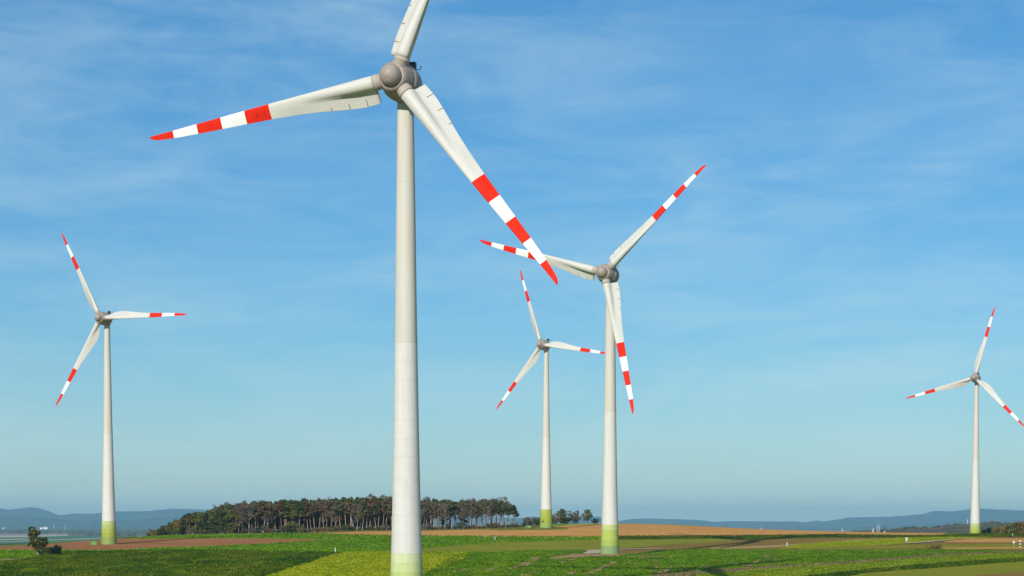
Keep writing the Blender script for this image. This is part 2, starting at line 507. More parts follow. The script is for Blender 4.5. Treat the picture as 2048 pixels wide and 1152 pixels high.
m_tanpale = mat_noise('pale_tan_stubble', [(0.36, 0.25, 0.10), (0.44, 0.31, 0.13)], scale=0.05, stretch=(1, 6, 1), fine=(1.2, 0.12), rough=0.95, spec=0.0)
field('stubble_strip', [(1420, 1096.5), (1560, 1090), (1700, 1080), (1790, 1076.6), (1800, 1077.5), (1720, 1081.5), (1600, 1092), (1520, 1096.5), (1430, 1098.6)], m_tanpale, 'pale tan stubble strip behind the pale marker post')
field('yellow_field', [(1560, 1098), (1620, 1094.5), (1750, 1091), (1810, 1086.5), (1900, 1081), (1985, 1075.8), (1900, 1075.2), (1800, 1077.5), (1648, 1085.5), (1600, 1090)], m_yel, 'yellow green wedge of crop beside the gravel path')
field('pale_strip', [(1885, 1079.5), (2000, 1077.5), (RR, 1077), (RR, 1087), (2000, 1085.5), (1890, 1085)], m_or, 'pale orange soil strip beyond the gravel path')
field('pale_strip', [(1885, 1096), (RR, 1095), (RR, 1099.5), (1885, 1098.8)], m_or, 'narrow pale soil strip behind the orange bush')
field('olive_strip', [(1600, 1094.6), (1900, 1090.5), (RR, 1089.5), (RR, 1095), (1880, 1096), (1600, 1100.5)], m_olive, 'dull olive strip behind the orange bush')
field('crop_field', [(845, 1107.5), (940, 1105.2), (1060, 1102), (1160, 1101.3), (1200, 1107), (1245, 1112), (1300, 1103.5), (1400, 1098.8), (1560, 1101), (1648, 1102.6), (1880, 1101), (2048, 1101.5), (RR, 1102.5), (RR, 1098), (2048, 1104), (1900, 1110), (1800, 1117.5), (1680, 1127.5), (1560, 1133), (1420, 1143), (1330, 1152), (1150, 1195), (780, 1195), (845, 1152), (930, 1118)], m_streak, 'patchy green crop field with bare brown streaks in front of the second turbine')
STREAKS = []
for x0, y0, x1, y1, w in [(1024, 1140, 1070, 1116, 7), (1046, 1139, 1080, 1115, 5), (906, 1147, 938, 1138, 9), (974, 1142, 994, 1136, 8), (1172, 1150, 1228, 1125, 9), (1046, 1153, 1074, 1146, 9), (1322, 1148, 1342, 1135, 7), (1378, 1142, 1412, 1135, 12), (1284, 1118, 1328, 1113, 9), (1338, 1117, 1356, 1111, 6), (1250, 1132, 1262, 1122, 4), (1300, 1147, 1312, 1135, 5), (1496, 1133, 1516, 1124, 9), (1120, 1128, 1150, 1119, 6), (1138, 1150, 1152, 1143, 8), (1255, 1116, 1300, 1112, 6)]:
    _, pl_ = field('soil_streak', [(x0 - w, y0), (x0 + w * .4, y0 + .6), (x1 + w, y1), (x1 - w * .2, y1 - .6)], m_pinksoil, 'bare brown streak in the patchy green crop field', cell=4, dense=2.5, wob=.55)
    STREAKS.append(pl_)
field('soil_patch', [(1096, 1121), (1112, 1115), (1135, 1111.5), (1165, 1109), (1200, 1109.5), (1245, 1109.5), (1275, 1110), (1240, 1114), (1195, 1115), (1160, 1116), (1130, 1119)], m_pinksoil, 'bare brown soil around the foot of the second turbine', cell=5, dense=3)
field('gravel_pad', [(1166, 1108), (1176, 1101.5), (1215, 1099.7), (1290, 1098.2), (1330, 1097.6), (1330, 1098.2), (1250, 1100), (1218, 1102), (1203, 1108.5), (1175, 1109)], m_gravel, 'pale gravel pad beside the second turbine', cell=5, dense=3)
field('crop_field', [(L, 1127), (0, 1125), (60, 1118.5), (130, 1105.5), (250, 1103.2), (400, 1101.3), (520, 1104.2), (672, 1106.6), (684, 1107.2), (640, 1119), (600, 1133), (540, 1152), (430, 1195), (L, 1195)], m_dk, 'dark green crop field filling the left foreground')
field('yellow_field', [(684, 1107.2), (780, 1104.3), (850, 1108), (950, 1106), (925, 1120), (845, 1152), (760, 1195), (430, 1195), (540, 1152), (600, 1133), (640, 1119)], m_yel, 'yellow green crop strip passing under the nearest turbine')
field('field_track', [(958, 1106), (966, 1106), (890, 1138), (860, 1152), (780, 1195), (757, 1195), (843, 1152)], m_dk, 'dark track line between the yellow and green crops', cell=6)
field('dirt_track', [(L, 1124), (0, 1121), (60, 1114.5), (70, 1113.5), (70, 1116), (30, 1122), (0, 1125), (L, 1128)], m_verge, 'narrow dirt track leading to the lone tree', cell=6)
field('dry_verge', [(1310, 1152), (1420, 1142), (1560, 1132.3), (1680, 1126.8), (1800, 1116.5), (1900, 1109.5), (2048, 1103), (RR, 1098), (RR, 1101), (2048, 1106.5), (1900, 1113), (1800, 1120.5), (1680, 1131), (1560, 1137.5), (1420, 1149), (1340, 1160), (1240, 1195), (1190, 1195)], m_verge, 'brown dry verge between two green crops')
field('grass_field', [(1240, 1195), (1340, 1160), (1420, 1149), (1560, 1137.5), (1680, 1131), (1800, 1120.5), (1900, 1113), (2048, 1106.5), (RR, 1101), (RR, 1112), (2048, 1118), (1850, 1131), (1680, 1146), (1600, 1156), (1450, 1195)], m_lime, 'light green grass strip in the right foreground')
field('crop_strip', [(1450, 1195), (1600, 1156), (1680, 1146), (1850, 1131), (2048, 1118), (RR, 1112), (RR, 1119), (2048, 1125), (1800, 1143), (1720, 1150), (1560, 1195)], m_dk, 'dark green crop strip in the right foreground')
field('olive_field', [(1560, 1195), (1720, 1150), (1800, 1143), (2048, 1125), (RR, 1119), (RR, 1195)], m_olive, 'olive field in the bottom right corner')
field('brown_field', [(1950, 1153), (2048, 1146), (RR, 1139), (RR, 1195), (1900, 1195)], m_tan, 'bare brown corner at the bottom right')
field('gravel_path', [(1810, 1087.5), (1860, 1083.5), (1900, 1080.3), (1950, 1077.4), (1956, 1077.6), (1905, 1081.2), (1865, 1085), (1815, 1088.5)], m_gravel, 'pale gravel path beside the yellow crop', cell=5, dense=4)

# ------------------------------------------------------------------ leafy crops standing on the fields
def tufts(name, label, polys, n, mat, size, hgt, mask=None, leaves=4):
    """low leafy plants scattered over field polygons; every leaf is a bent blade"""
    pts = []
    areas = []
    for p in polys:
        a = np.array(p); x, y = a[:, 0], a[:, 1]
        areas.append(abs(np.dot(x, np.roll(y, 1)) - np.dot(y, np.roll(x, 1))) / 2)
    tot = sum(areas)
    for p, ar in zip(polys, areas):
        a = np.array(p)
        want = int(n * ar / tot)
        bb = (a[:, 0].max() - a[:, 0].min()) * (a[:, 1].max() - a[:, 1].min())
        m = int(want * bb / ar * 1.05) + 10
        X = nrg.uniform(a[:, 0].min(), a[:, 0].max(), m); Y = nrg.uniform(a[:, 1].min(), a[:, 1].max(), m)
        k = inside(p, X, Y)
        px = proj(np.column_stack([X, Y, height(X, Y)]))
        k &= (px[:, 0] > -40) & (px[:, 0] < 2090) & (px[:, 1] < 1175)
        if mask is not None: k &= mask(X, Y)
        pts.append(np.column_stack([X[k], Y[k]]))
    P = np.concatenate(pts)
    m = len(P)
    z = height(P[:, 0], P[:, 1]) + 0.30
    ang0 = nrg.uniform(0, 6.28, m)
    sc_ = nrg.uniform(0.65, 1.35, m)
    out = []
    for k in range(leaves):
        a = ang0 + 6.283 * k / leaves + nrg.normal(0, 0.3, m)
        d = np.column_stack([np.cos(a), np.sin(a)])
        t = np.column_stack([-np.sin(a), np.cos(a)])
        l_ = size * sc_ * nrg.uniform(0.7, 1.1, m)
        w_ = l_ * 0.42
        h_ = hgt * sc_ * nrg.uniform(0.6, 1.1, m)
        q = np.empty((m, 4, 3))
        q[:, 0, :2] = P; q[:, 0, 2] = z - 0.02
        q[:, 1, :2] = P + d * (l_ * .55)[:, None] - t * w_[:, None]; q[:, 1, 2] = z + h_ * .75
        q[:, 2, :2] = P + d * l_[:, None]; q[:, 2, 2] = z + h_
        q[:, 3, :2] = P + d * (l_ * .55)[:, None] + t * w_[:, None]; q[:, 3, 2] = z + h_ * .75
        out.append(q)
    V = np.stack(out, 1).reshape(-1, 4, 3)
    o = link(name, quads_mesh(name, V, [mat]))
    tag(o, label, 'crop', None, 'stuff')
    return o
def row_noise(ang, seed, across, along, thr):
    """bare streaks that run with the rows"""
    r_ = np.random.default_rng(seed)
    ph = r_.uniform(0, 6.28, (7, 2)); fr = r_.uniform(0.5, 2.2, (7, 2))
    def f(X, Y):
        u = X * math.cos(ang) + Y * math.sin(ang); v = -X * math.sin(ang) + Y * math.cos(ang)
        s_ = 0
        for i in range(7):
            s_ = s_ + np.sin(v / across * fr[i, 0] * 6.28 + ph[i, 0] + 1.4 * np.sin(u / along * fr[i, 1] * 6.28 + ph[i, 1]))
        return s_ / 7 + nrg.normal(0, 0.12, len(X)) > thr
    return f
m_leaf_d = mat_noise('dark_crop_leaf', [(0.075, 0.15, 0.005), (0.135, 0.22, 0.007), (0.24, 0.26, 0.012)], scale=0.04, stretch=(0.5, 2, 1), rotz=-ROW_L, island=0.6, rough=0.55, trans=0.35, spec=0.12)
m_leaf_b = mat_noise('bright_crop_leaf', [(0.15, 0.31, 0.005), (0.22, 0.40, 0.007), (0.33, 0.44, 0.013)], scale=0.08, island=0.6, rough=0.5, trans=0.35, spec=0.12)
m_leaf_y = mat_noise('yellow_crop_leaf', [(0.34, 0.41, 0.008), (0.46, 0.50, 0.010), (0.56, 0.55, 0.02)], scale=0.1, island=0.6, rough=0.55, trans=0.35, spec=0.12)
def fp(*names): return [FIELDS[n] for n in names]
dark_mask = row_noise(ROW_L, 3, 16, 90, -0.25)
tufts('crop_plants', 'dark green leafy plants covering the left foreground field', fp('crop_field.002'), 30000, m_leaf_d, 0.42, 0.24, dark_mask)
tufts('crop_plants', 'bright green leafy plants in the strips below the wood', fp('crop_field'), 22000, m_leaf_b, 0.6, 0.3, row_noise(0.05, 5, 13, 120, -0.35))
rn9 = row_noise(ROW_R, 9, 19, 70, -0.22)
def streak_mask(X, Y):
    k = rn9(X, Y)
    for pl_ in STREAKS + [FIELDS['soil_patch'], FIELDS['gravel_pad'], FIELDS['dry_verge']]:
        k &= ~inside(pl_, X, Y)
    return k
tufts('crop_plants', 'green leafy plants with bare streaks in front of the second turbine', fp('crop_field.001'), 46000, m_leaf_b, 0.42, 0.20, streak_mask)
tufts('crop_plants', 'yellow green plants in the strip under the nearest turbine', fp('yellow_field.001', 'yellow_field'), 17000, m_leaf_y, 0.36, 0.19, row_noise(ROW_L, 12, 9, 60, -0.5))
m_leaf_l = mat_noise('lime_grass_leaf', [(0.22, 0.33, 0.008), (0.31, 0.41, 0.012), (0.42, 0.45, 0.02)], scale=0.1, island=0.6, rough=0.55, trans=0.35, spec=0.12)
tufts('grass_tufts', 'light green grass in the right foreground strip', fp('grass_field'), 9000, m_leaf_l, 0.36, 0.19, row_noise(ROW_E, 14, 7, 80, -0.45))
tufts('crop_plants', 'dark green plants in the narrow strips on the right', fp('crop_strip', 'crop_strip.001'), 14000, m_leaf_d, 0.5, 0.26)
tufts('weed_tufts', 'sparse dry tufts on verges and stubble', fp('dry_verge', 'grass_strip.001'), 5000, mat_noise('dry_tuft', [(0.25, 0.19, 0.07), (0.33, 0.26, 0.11), (0.2, 0.21, 0.05)], scale=0.2, island=0.35, rough=0.8, trans=0.3), 0.33, 0.22)

# ------------------------------------------------------------------ far plain, hills and mountains
def plain_field(name, pts, mat, label, lift):
    P = [on_plain(*p) for p in pts]
    V = [(x, y, PLAIN + lift) for x, y in P]
    o = link(name, mesh_from(name, V, [tuple(range(len(V)))], [mat]))
    tag(o, label, None, None, 'structure')
m_p1 = mat_noise('far_purple_soil', [(0.30, 0.20, 0.15), (0.36, 0.25, 0.19)], scale=0.002, stretch=(1, .3, 1), spec=0.0)
m_p2 = mat_noise('far_pale_soil', [(0.50, 0.40, 0.28), (0.58, 0.47, 0.34)], scale=0.002, spec=0.0)
m_p3 = mat_noise('far_green_crop', [(0.06, 0.17, 0.05), (0.09, 0.21, 0.06)], scale=0.002, spec=0.0)
m_p4 = mat_noise('far_dull_field', [(0.20, 0.20, 0.13), (0.26, 0.23, 0.15)], scale=0.002, spec=0.0)
plain_field('far_field', [(-300, 1066), (-300, 1098), (330, 1090), (330, 1067)], m_p4, 'dull far field on the plain', 0.5)
plain_field('far_field', [(-300, 1066), (150, 1063.5), (147, 1070), (40, 1073), (-300, 1074)], m_p1, 'purple grey far field on the plain', 1.0)
plain_field('far_field', [(-300, 1072.5), (60, 1072), (150, 1069.8), (150, 1071.3), (60, 1075.2), (-300, 1077)], m_p2, 'pale far field on the plain', 1.5)
plain_field('far_field', [(-300, 1078), (0, 1076), (60, 1074.8), (150, 1072.2), (330, 1069), (330, 1072), (150, 1077), (60, 1081.5), (0, 1083.5), (-300, 1088)], m_p3, 'green far field on the plain', 2.0)
plain_field('far_field', [(-300, 1082), (0, 1080.2), (55, 1078.6), (55, 1080), (0, 1082.6), (-300, 1085)], m_p2, 'thin pale far strip left of the tree', 2.5)
plain_field('far_field', [(-300, 1089), (0, 1085.2), (60, 1082), (330, 1073), (330, 1075), (60, 1083.5), (0, 1086), (-300, 1091)], m_p2, 'thin pale far strip across the plain', 2.5)
plain_field('far_field', [(-300, 1091), (0, 1086.2), (60, 1083.7), (330, 1075.2), (330, 1080), (60, 1088.5), (0, 1090), (-300, 1096)], m_p3, 'nearer green far field on the plain', 2.5)

def interp_px(prof, x): return np.interp(x, [p[0] for p in prof], [p[1] for p in prof])
def ridge(name, prof, d, depth, mat, label, seed, x0, x1, nx_=260, ny_=34, rough=0.10):
    """a range of hills: the skyline given by a profile, with spurs and valleys running down from it"""
    r_ = np.random.default_rng(seed)
    px = np.linspace(x0, x1, nx_)
    X = (px - 1024) * d / FPX
    zt = (HOR - interp_px(prof, px)) * d / FPX
    zt = zt + r_.normal(0, 1.2, nx_)
    t = np.linspace(-1, 1, ny_)
    ph = r_.uniform(0, 6.28, (9, 2)); fr = r_.uniform(0.6, 3.0, (9, 2))
    XX, TT = np.meshgrid(X, t)
    shape = np.clip(1 - np.abs(TT) ** 1.5, 0, 1)
    nz = 0
    for i in range(9):
        nz = nz + np.sin(XX / 420 * fr[i, 0] + 2.2 * TT * fr[i, 1] + ph[i, 0]) / (1 + .5 * i)
    H = (zt[None] - PLAIN)
    Z = PLAIN - 6 + H * (shape * (1 - rough * (1 - shape) * (2 + nz))) + 6 * shape
    YY = d + TT * depth + 160 * np.sin(XX / 900 + seed) * (1 - np.abs(TT))
    id_ = np.arange(nx_ * ny_).reshape(ny_, nx_)
    Fq_ = np.stack([id_[:-1, :-1], id_[:-1, 1:], id_[1:, 1:], id_[1:, :-1]], -1).reshape(-1, 4)
    o = link(name, mesh_from(name, np.stack([XX * (YY / d), YY, Z], -1).reshape(-1, 3), Fq_, [mat], None, True))
    tag(o, label, None, None, 'structure')
    return o
m_mtn = mat_noise('far_forested_slopes', [(0.035, 0.06, 0.03), (0.06, 0.08, 0.035), (0.10, 0.10, 0.05)], scale=0.0022, fine=(0.012, 0.3), rough=0.95, spec=0.0)
back = [(-500, 1022), (-200, 1024), (-60, 1014), (0, 1016), (20, 1019.5), (60, 1014.3), (80, 1016), (100, 1023), (117, 1030.5), (155, 1026.5), (185, 1028), (215, 1023), (300, 1022.5), (345, 1017.3), (400, 1019), (460, 1024), (600, 1030), (800, 1032), (950, 1034), (1040, 1036), (1100, 1035), (1195, 1033), (1240, 1042), (1265, 1037.2), (1310, 1037), (1400, 1040), (1425, 1043.5), (1475, 1042.3), (1560, 1043), (1590, 1042.3), (1612, 1045), (1630, 1040.5), (1650, 1042.5), (1680, 1038), (1695, 1034.5), (1780, 1033), (1845, 1028), (1868, 1021), (1900, 1022.5), (1960, 1017), (2020, 1020), (2048, 1021), (2200, 1024), (2600, 1018)]
ridge('mountain_range', back, 27000, 3000, m_mtn, 'blue hazy mountain range along the horizon', 3, -500, 2600, 420)
front = [(-500, 1036), (0, 1033), (60, 1033.5), (110, 1037), (160, 1043), (215, 1039), (260, 1040), (330, 1034), (420, 1034), (520, 1040), (700, 1050), (1200, 1056), (1650, 1057), (1800, 1050), (1900, 1044), (2048, 1040), (2600, 1036)]
ridge('foothills', front, 21500, 2000, m_mtn, 'lower blue foothills in front of the mountain range', 8, -500, 2600, 380)
m_hill = mat_noise('wooded_hill_slopes', [(0.06, 0.07, 0.03), (0.10, 0.075, 0.045), (0.17, 0.12, 0.075), (0.05, 0.07, 0.03)], scale=0.006, fine=(0.05, 0.35), rough=0.95, spec=0.0)
hillp = [(1600, 1066), (1690, 1063.5), (1740, 1062), (1780, 1060), (1805, 1055.6), (1820, 1054.6), (1860, 1056), (1875, 1054), (1905, 1050.3), (1935, 1049), (1960, 1047.3), (1985, 1045), (2020, 1046.5), (2048, 1048.5), (2150, 1053), (2350, 1062)]
hill = ridge('wooded_hill', hillp, 4300, 700, m_hill, 'low wooded hill behind the right-hand turbine', 5, 1600, 2350, 150, 30, 0.06)

def lumps(name, label, pts, mat, cat='trees'):
    """far treetops: small uneven crowns joined into one mass"""
    ico = bmesh.new(); bmesh.ops.create_icosphere(ico, subdivisions=1, radius=1.0)
    ico.verts.index_update()
    iv = np.array([v.co[:] for v in ico.verts]); fi = np.array([[v.index for v in f.verts] for f in ico.faces]); ico.free()
    pts = np.array(pts)
    n = len(pts)
    V = iv[None] * nrg.uniform(0.72, 1.25, (n, len(iv), 1))
    V = V * np.stack([pts[:, 3] * nrg.uniform(.8, 1.3, n), pts[:, 3] * nrg.uniform(.8, 1.3, n), pts[:, 4]], -1)[:, None]
    V = V + pts[:, None, :3]
    tri = V[:, fi].reshape(-1, 3, 3)
    o = link(name, quads_mesh(name, tri, [mat], 3))
    tag(o, label, cat, None, 'stuff')
m_fartree = mat_noise('far_tree_crowns', [(0.035, 0.055, 0.022), (0.07, 0.075, 0.03), (0.11, 0.085, 0.045)], scale=0.01, fine=(0.06, 0.3), rough=0.95, spec=0.0)
pts = []
for i in range(900):
    x = rnd.uniform(-250, 330); d = rnd.uniform(11500, 14500)
    pts.append(((x - 1024) * d / FPX, d, PLAIN + 5, rnd.uniform(9, 26), rnd.uniform(8, 17)))
lumps('distant_woodland', 'dark hazy belt of trees across the far plain', pts, m_fartree)
pts = []
for i in range(420):
    x = rnd.uniform(143, 340); d = rnd.uniform(8900, 9900) - (x - 143) * 2
    pts.append(((x - 1024) * d / FPX, d, PLAIN + 4, rnd.uniform(7, 18), rnd.uniform(6, 13)))
lumps('distant_woodland', 'hazy wood on the plain left of the pine wood', pts, m_fartree)
pts = []
for i in range(900):
    x = rnd.uniform(1700, 2300); s_ = rnd.random()
    d = 4300 - 420 * s_
    zt_ = (HOR - float(interp_px(hillp, x))) * 4300 / FPX
    t_ = (d - 4300) / 700
    zz = PLAIN + (zt_ - PLAIN) * (1 - abs(t_) ** 1.5) * 0.985
    if rnd.random() < 0.35 and s_ > .35: continue
    pts.append(((x - 1024) * d / FPX, d, zz, rnd.uniform(3, 8), rnd.uniform(2, 4.5)))
lumps('hillside_trees', 'brown and dark green trees on the low hill', pts, m_fartree)

# ------------------------------------------------------------------ wind turbines
m_tower = mat_noise('tower_concrete_paint', [(0.575, 0.56, 0.505), (0.625, 0.61, 0.555), (0.655, 0.64, 0.585)], scale=1.1, stretch=(1, 1, 0.05), fine=(0.5, 0.025), rough=0.6, spec=0.3, ramp=(.28, .66))
m_steel = mat_noise('tower_steel_paint', [(0.555, 0.525, 0.445), (0.59, 0.56, 0.48), (0.615, 0.585, 0.505)], scale=0.7, stretch=(1, 1, 0.08), rough=0.6, spec=0.2)
m_blade = mat_noise('blade_light_grey', [(0.575, 0.56, 0.50), (0.615, 0.60, 0.54), (0.64, 0.625, 0.565)], scale=0.5, stretch=(1, 1, .25), rough=0.5, spec=0.25)
m_bwhite = mat_noise('blade_white', [(0.80, 0.80, 0.78), (0.84, 0.84, 0.82)], scale=0.4, rough=0.4, spec=0.4)
m_bred = mat_noise('blade_red', [(0.66, 0.016, 0.003), (0.74, 0.026, 0.004)], scale=0.4, rough=0.55, spec=0.05)
m_bred2 = mat_noise('blade_red_patch', [(0.45, 0.012, 0.006), (0.5, 0.015, 0.006)], scale=0.4, rough=0.5)
m_hub = mat_noise('nacelle_taupe', [(0.30, 0.248, 0.206), (0.35, 0.29, 0.245), (0.375, 0.312, 0.264)], scale=0.9, fine=(3.0, 0.05), rough=0.45, spec=0.3)
m_collar = mat_noise('collar_taupe', [(0.42, 0.365, 0.30), (0.47, 0.41, 0.345)], scale=0.8, rough=0.5)
m_dark = mat_noise('dark_metal', [(0.035, 0.035, 0.04), (0.05, 0.05, 0.055)], scale=2, rough=0.5)
m_seam = mat_noise('brown_seam', [(0.20, 0.12, 0.055), (0.26, 0.16, 0.075)], scale=2, rough=0.7)
m_seam2 = mat_noise('seam_taupe', [(0.19, 0.16, 0.135), (0.23, 0.195, 0.165)], scale=2, rough=0.7)
m_lamp = mat_noise('beacon_red_glass', [(0.45, 0.02, 0.015), (0.5, 0.03, 0.02)], scale=2, rough=0.2)

def blade_section(c, R, t, w, n=17):
    """(chordwise from the leading edge, thickness) pairs of both faces: a round spar with a thin tail, blending to an aerofoil"""
    u = (1 - np.cos(np.linspace(0, math.pi, n))) / 2
    # cluster for the spar too
    xc = u * c
    circ = np.sqrt(np.maximum(0, R * R - (xc - R) ** 2)) * (xc < 2 * R)
    tl = (0.17 * (1 - np.clip((xc - R) / max(c - R, 1e-3), 0, 1)) + 0.035) * min(1, c / 3)
    off = -0.16 * R * sstep(0.6, 1.3, xc / R)
    k = 0.16 * R + 1e-4
    smax = lambda a, b_: k * np.logaddexp(a / k, b_ / k)
    pos = np.where(xc < 0.5 * R, circ, smax(circ, off + tl))
    neg = np.where(xc < 0.5 * R, -circ, -smax(circ, -(off - tl)))
    if c < 2.15 * R:                     # plain round root
        pos, neg = circ, -circ
        pos[-1] = neg[-1] = 0
    T = 5 * (t / c) * (.2969 * np.sqrt(u) - .126 * u - .3516 * u ** 2 + .2843 * u ** 3 - .1015 * u ** 4) * c
    apos = T * 0.85 - 0.02 * c * np.sin(math.pi * u); aneg = -T * 1.15 - 0.02 * c * np.sin(math.pi * u)
    return xc, pos * (1 - w) + apos * w, neg * (1 - w) + aneg * w

class Blade:
    def __init__(s, R, r0, bands, chord, thick, spar, lead, twist, blend, seams, collar_r):
        s.R, s.r0, s.bands, s.seams, s.collar_r = R, r0, bands, seams, collar_r
        s.chord, s.thick, s.spar, s.lead, s.twist, s.blend = chord, thick, spar, lead, twist, blend
        ip = lambda tab, r: np.interp(r, [a for a, _ in tab], [b_ for _, b_ in tab])
        s.ip = ip
        rr = set(np.concatenate([np.linspace(r0, r0 + .35 * (R - r0), 22), np.linspace(r0 + .35 * (R - r0), R, 30)]).round(3))
        rr |= {round(R * .985, 3), round(R * .995, 3)}
        for a in bands: rr |= {round(a, 3)}
        rr = sorted(rr)
        n = 17
        V, Fc, mi, sm = [], [], [], []
        for r in rr:
            V += s.ring(r, n)
        m = 2 * n
        for i in range(len(rr) - 1):
            mid = (rr[i] + rr[i + 1]) / 2
            q = 0
            nb = sum(mid > a for a in bands)
            if nb: q = 2 if nb % 2 else 1
            for k in range(n - 1):
                Fc.append((i * m + k, i * m + k + 1, (i + 1) * m + k + 1, (i + 1) * m + k)); mi.append(q); sm.append(True)
                a = i * m + n
                Fc.append((a + k + 1, a + k, a + m + k, a + m + k + 1)); mi.append(q); sm.append(True)
            # blunt trailing edge
            Fc.append((i * m + n - 1, i * m + 2 * n - 1, (i + 1) * m + 2 * n - 1, (i + 1) * m + n - 1)); mi.append(q); sm.append(False)
            Fc.append((i * m + n, i * m, (i + 1) * m, (i + 1) * m + n)); mi.append(q); sm.append(True)
        for i, q in ((0, 3), (len(rr) - 1, 2)):
            for k in range(n - 1):
                f = (i * m + k, i * m + n + k, i * m + n + k + 1, i * m + k + 1)
                Fc.append(f if i == 0 else f[::-1]); mi.append(q); sm.append(False)
        s.me = mesh_from('blade', V, Fc, [m_blade, m_bwhite, m_bred, m_collar], mi, sm)
        # collar at the root
        b_ = MB()
        cr = collar_r
        b_.lathe([(cr * .99, r0 * .42), (cr * .99, r0 * .80), (cr * 1.05, r0 * .81), (cr * 1.05, r0 * .985), (cr * 0.9, r0 * .99), (0.02, r0 * .99)], 36)
        s.collar = mesh_from('blade_collar', b_.V, b_.F, [m_collar], b_.M, b_.S)
        s.seam_me = []
        for r, ln in seams:
            bb = MB()
            for rr0, rr1 in ((r - .07, r + .07),):
                c_ = float(ip(chord, r))
                pts_ = []
                for rz_ in (rr0, rr1):
                    xs, pos, neg = s.sec(rz_, n)
                    for xq in (c_ - ln, c_ + .02):
                        pts_.append(s.place(xq, float(np.interp(xq, xs, pos)) + .012, rz_))
                        pts_.append(s.place(xq, float(np.interp(xq, xs, pos)) + .045, rz_))
                bb.add(pts_, [(1, 3, 7, 5), (0, 4, 6, 2), (0, 1, 5, 4), (2, 6, 7, 3), (0, 2, 3, 1), (4, 5, 7, 6)])
            s.seam_me.append(mesh_from('edge_strip', bb.V, bb.F, [m_seam], bb.M, bb.S))
    def sec(s, r, n):
        ip = s.ip
        return blade_section(float(ip(s.chord, r)), float(ip(s.spar, r)), float(ip(s.thick, r)), float(sstep(s.blend[0], s.blend[1], np.array(r))), n)
    def place(s, xc, th, r):
        y = float(s.ip(s.lead, r)) - xc
        b_ = RAD(float(s.ip(s.twist, r)))
        return (y * math.sin(b_) + th * math.cos(b_), y * math.cos(b_) - th * math.sin(b_), r)
    def ring(s, r, n):
        xs, pos, neg = s.sec(r, n)
        return [s.place(a, b_, r) for a, b_ in zip(xs, pos)] + [s.place(a, b_, r) for a, b_ in zip(xs, neg)]

big = Blade(51.0, 4.05, [25.6, 30.7, 35.8, 40.9, 46.0],
            chord=[(4, 5.35), (6, 5.42), (8, 5.3), (10, 5.0), (12, 4.65), (14, 4.28), (16, 3.95), (20, 3.42), (25, 2.93), (30, 2.58), (35, 2.25), (40, 1.92), (44.5, 1.56), (47, 1.32), (49, 1.08), (50.2, .78), (50.7, .52), (51, .2)],
            thick=[(4, 2.8), (12, 2.1), (16, 1.6), (25, .85), (35, .5), (45, .28), (51, .06)],
            spar=[(4, 1.4), (8, 1.3), (14, 1.0), (22, .55), (51, .05)],
            lead=[(4, 1.42), (25, .82), (46, .16), (49.5, .06), (51, .06)],
            twist=[(4, 31), (10, 27), (18, 20), (26, 15), (35, 11), (51, 7)], blend=(8, 22),
            seams=[(6.6, 1.45), (10.1, 1.1), (13.6, .6)], collar_r=1.42)
small = Blade(38.0, 2.5, [21.8, 27.2, 32.6],
              chord=[(2.4, 1.75), (3.2, 2.05), (4.4, 2.75), (6, 3.3), (8, 3.55), (10, 3.4), (12.5, 3.0), (16, 2.4), (21.8, 1.85), (27, 1.5), (32.6, 1.1), (35.5, .84), (37.2, .55), (38, .14)],
              thick=[(2.4, 1.7), (6, 1.25), (10, .9), (18, .55), (30, .28), (38, .05)],
              spar=[(2.4, .84), (5, .8), (10, .55), (38, .04)],
              lead=[(2.4, .86), (22, .55), (36, .1), (38, -.05)],
              twist=[(2.4, 34), (8, 27), (14, 18), (22, 12), (38, 6)], blend=(3.5, 10),
              seams=[], collar_r=.92)

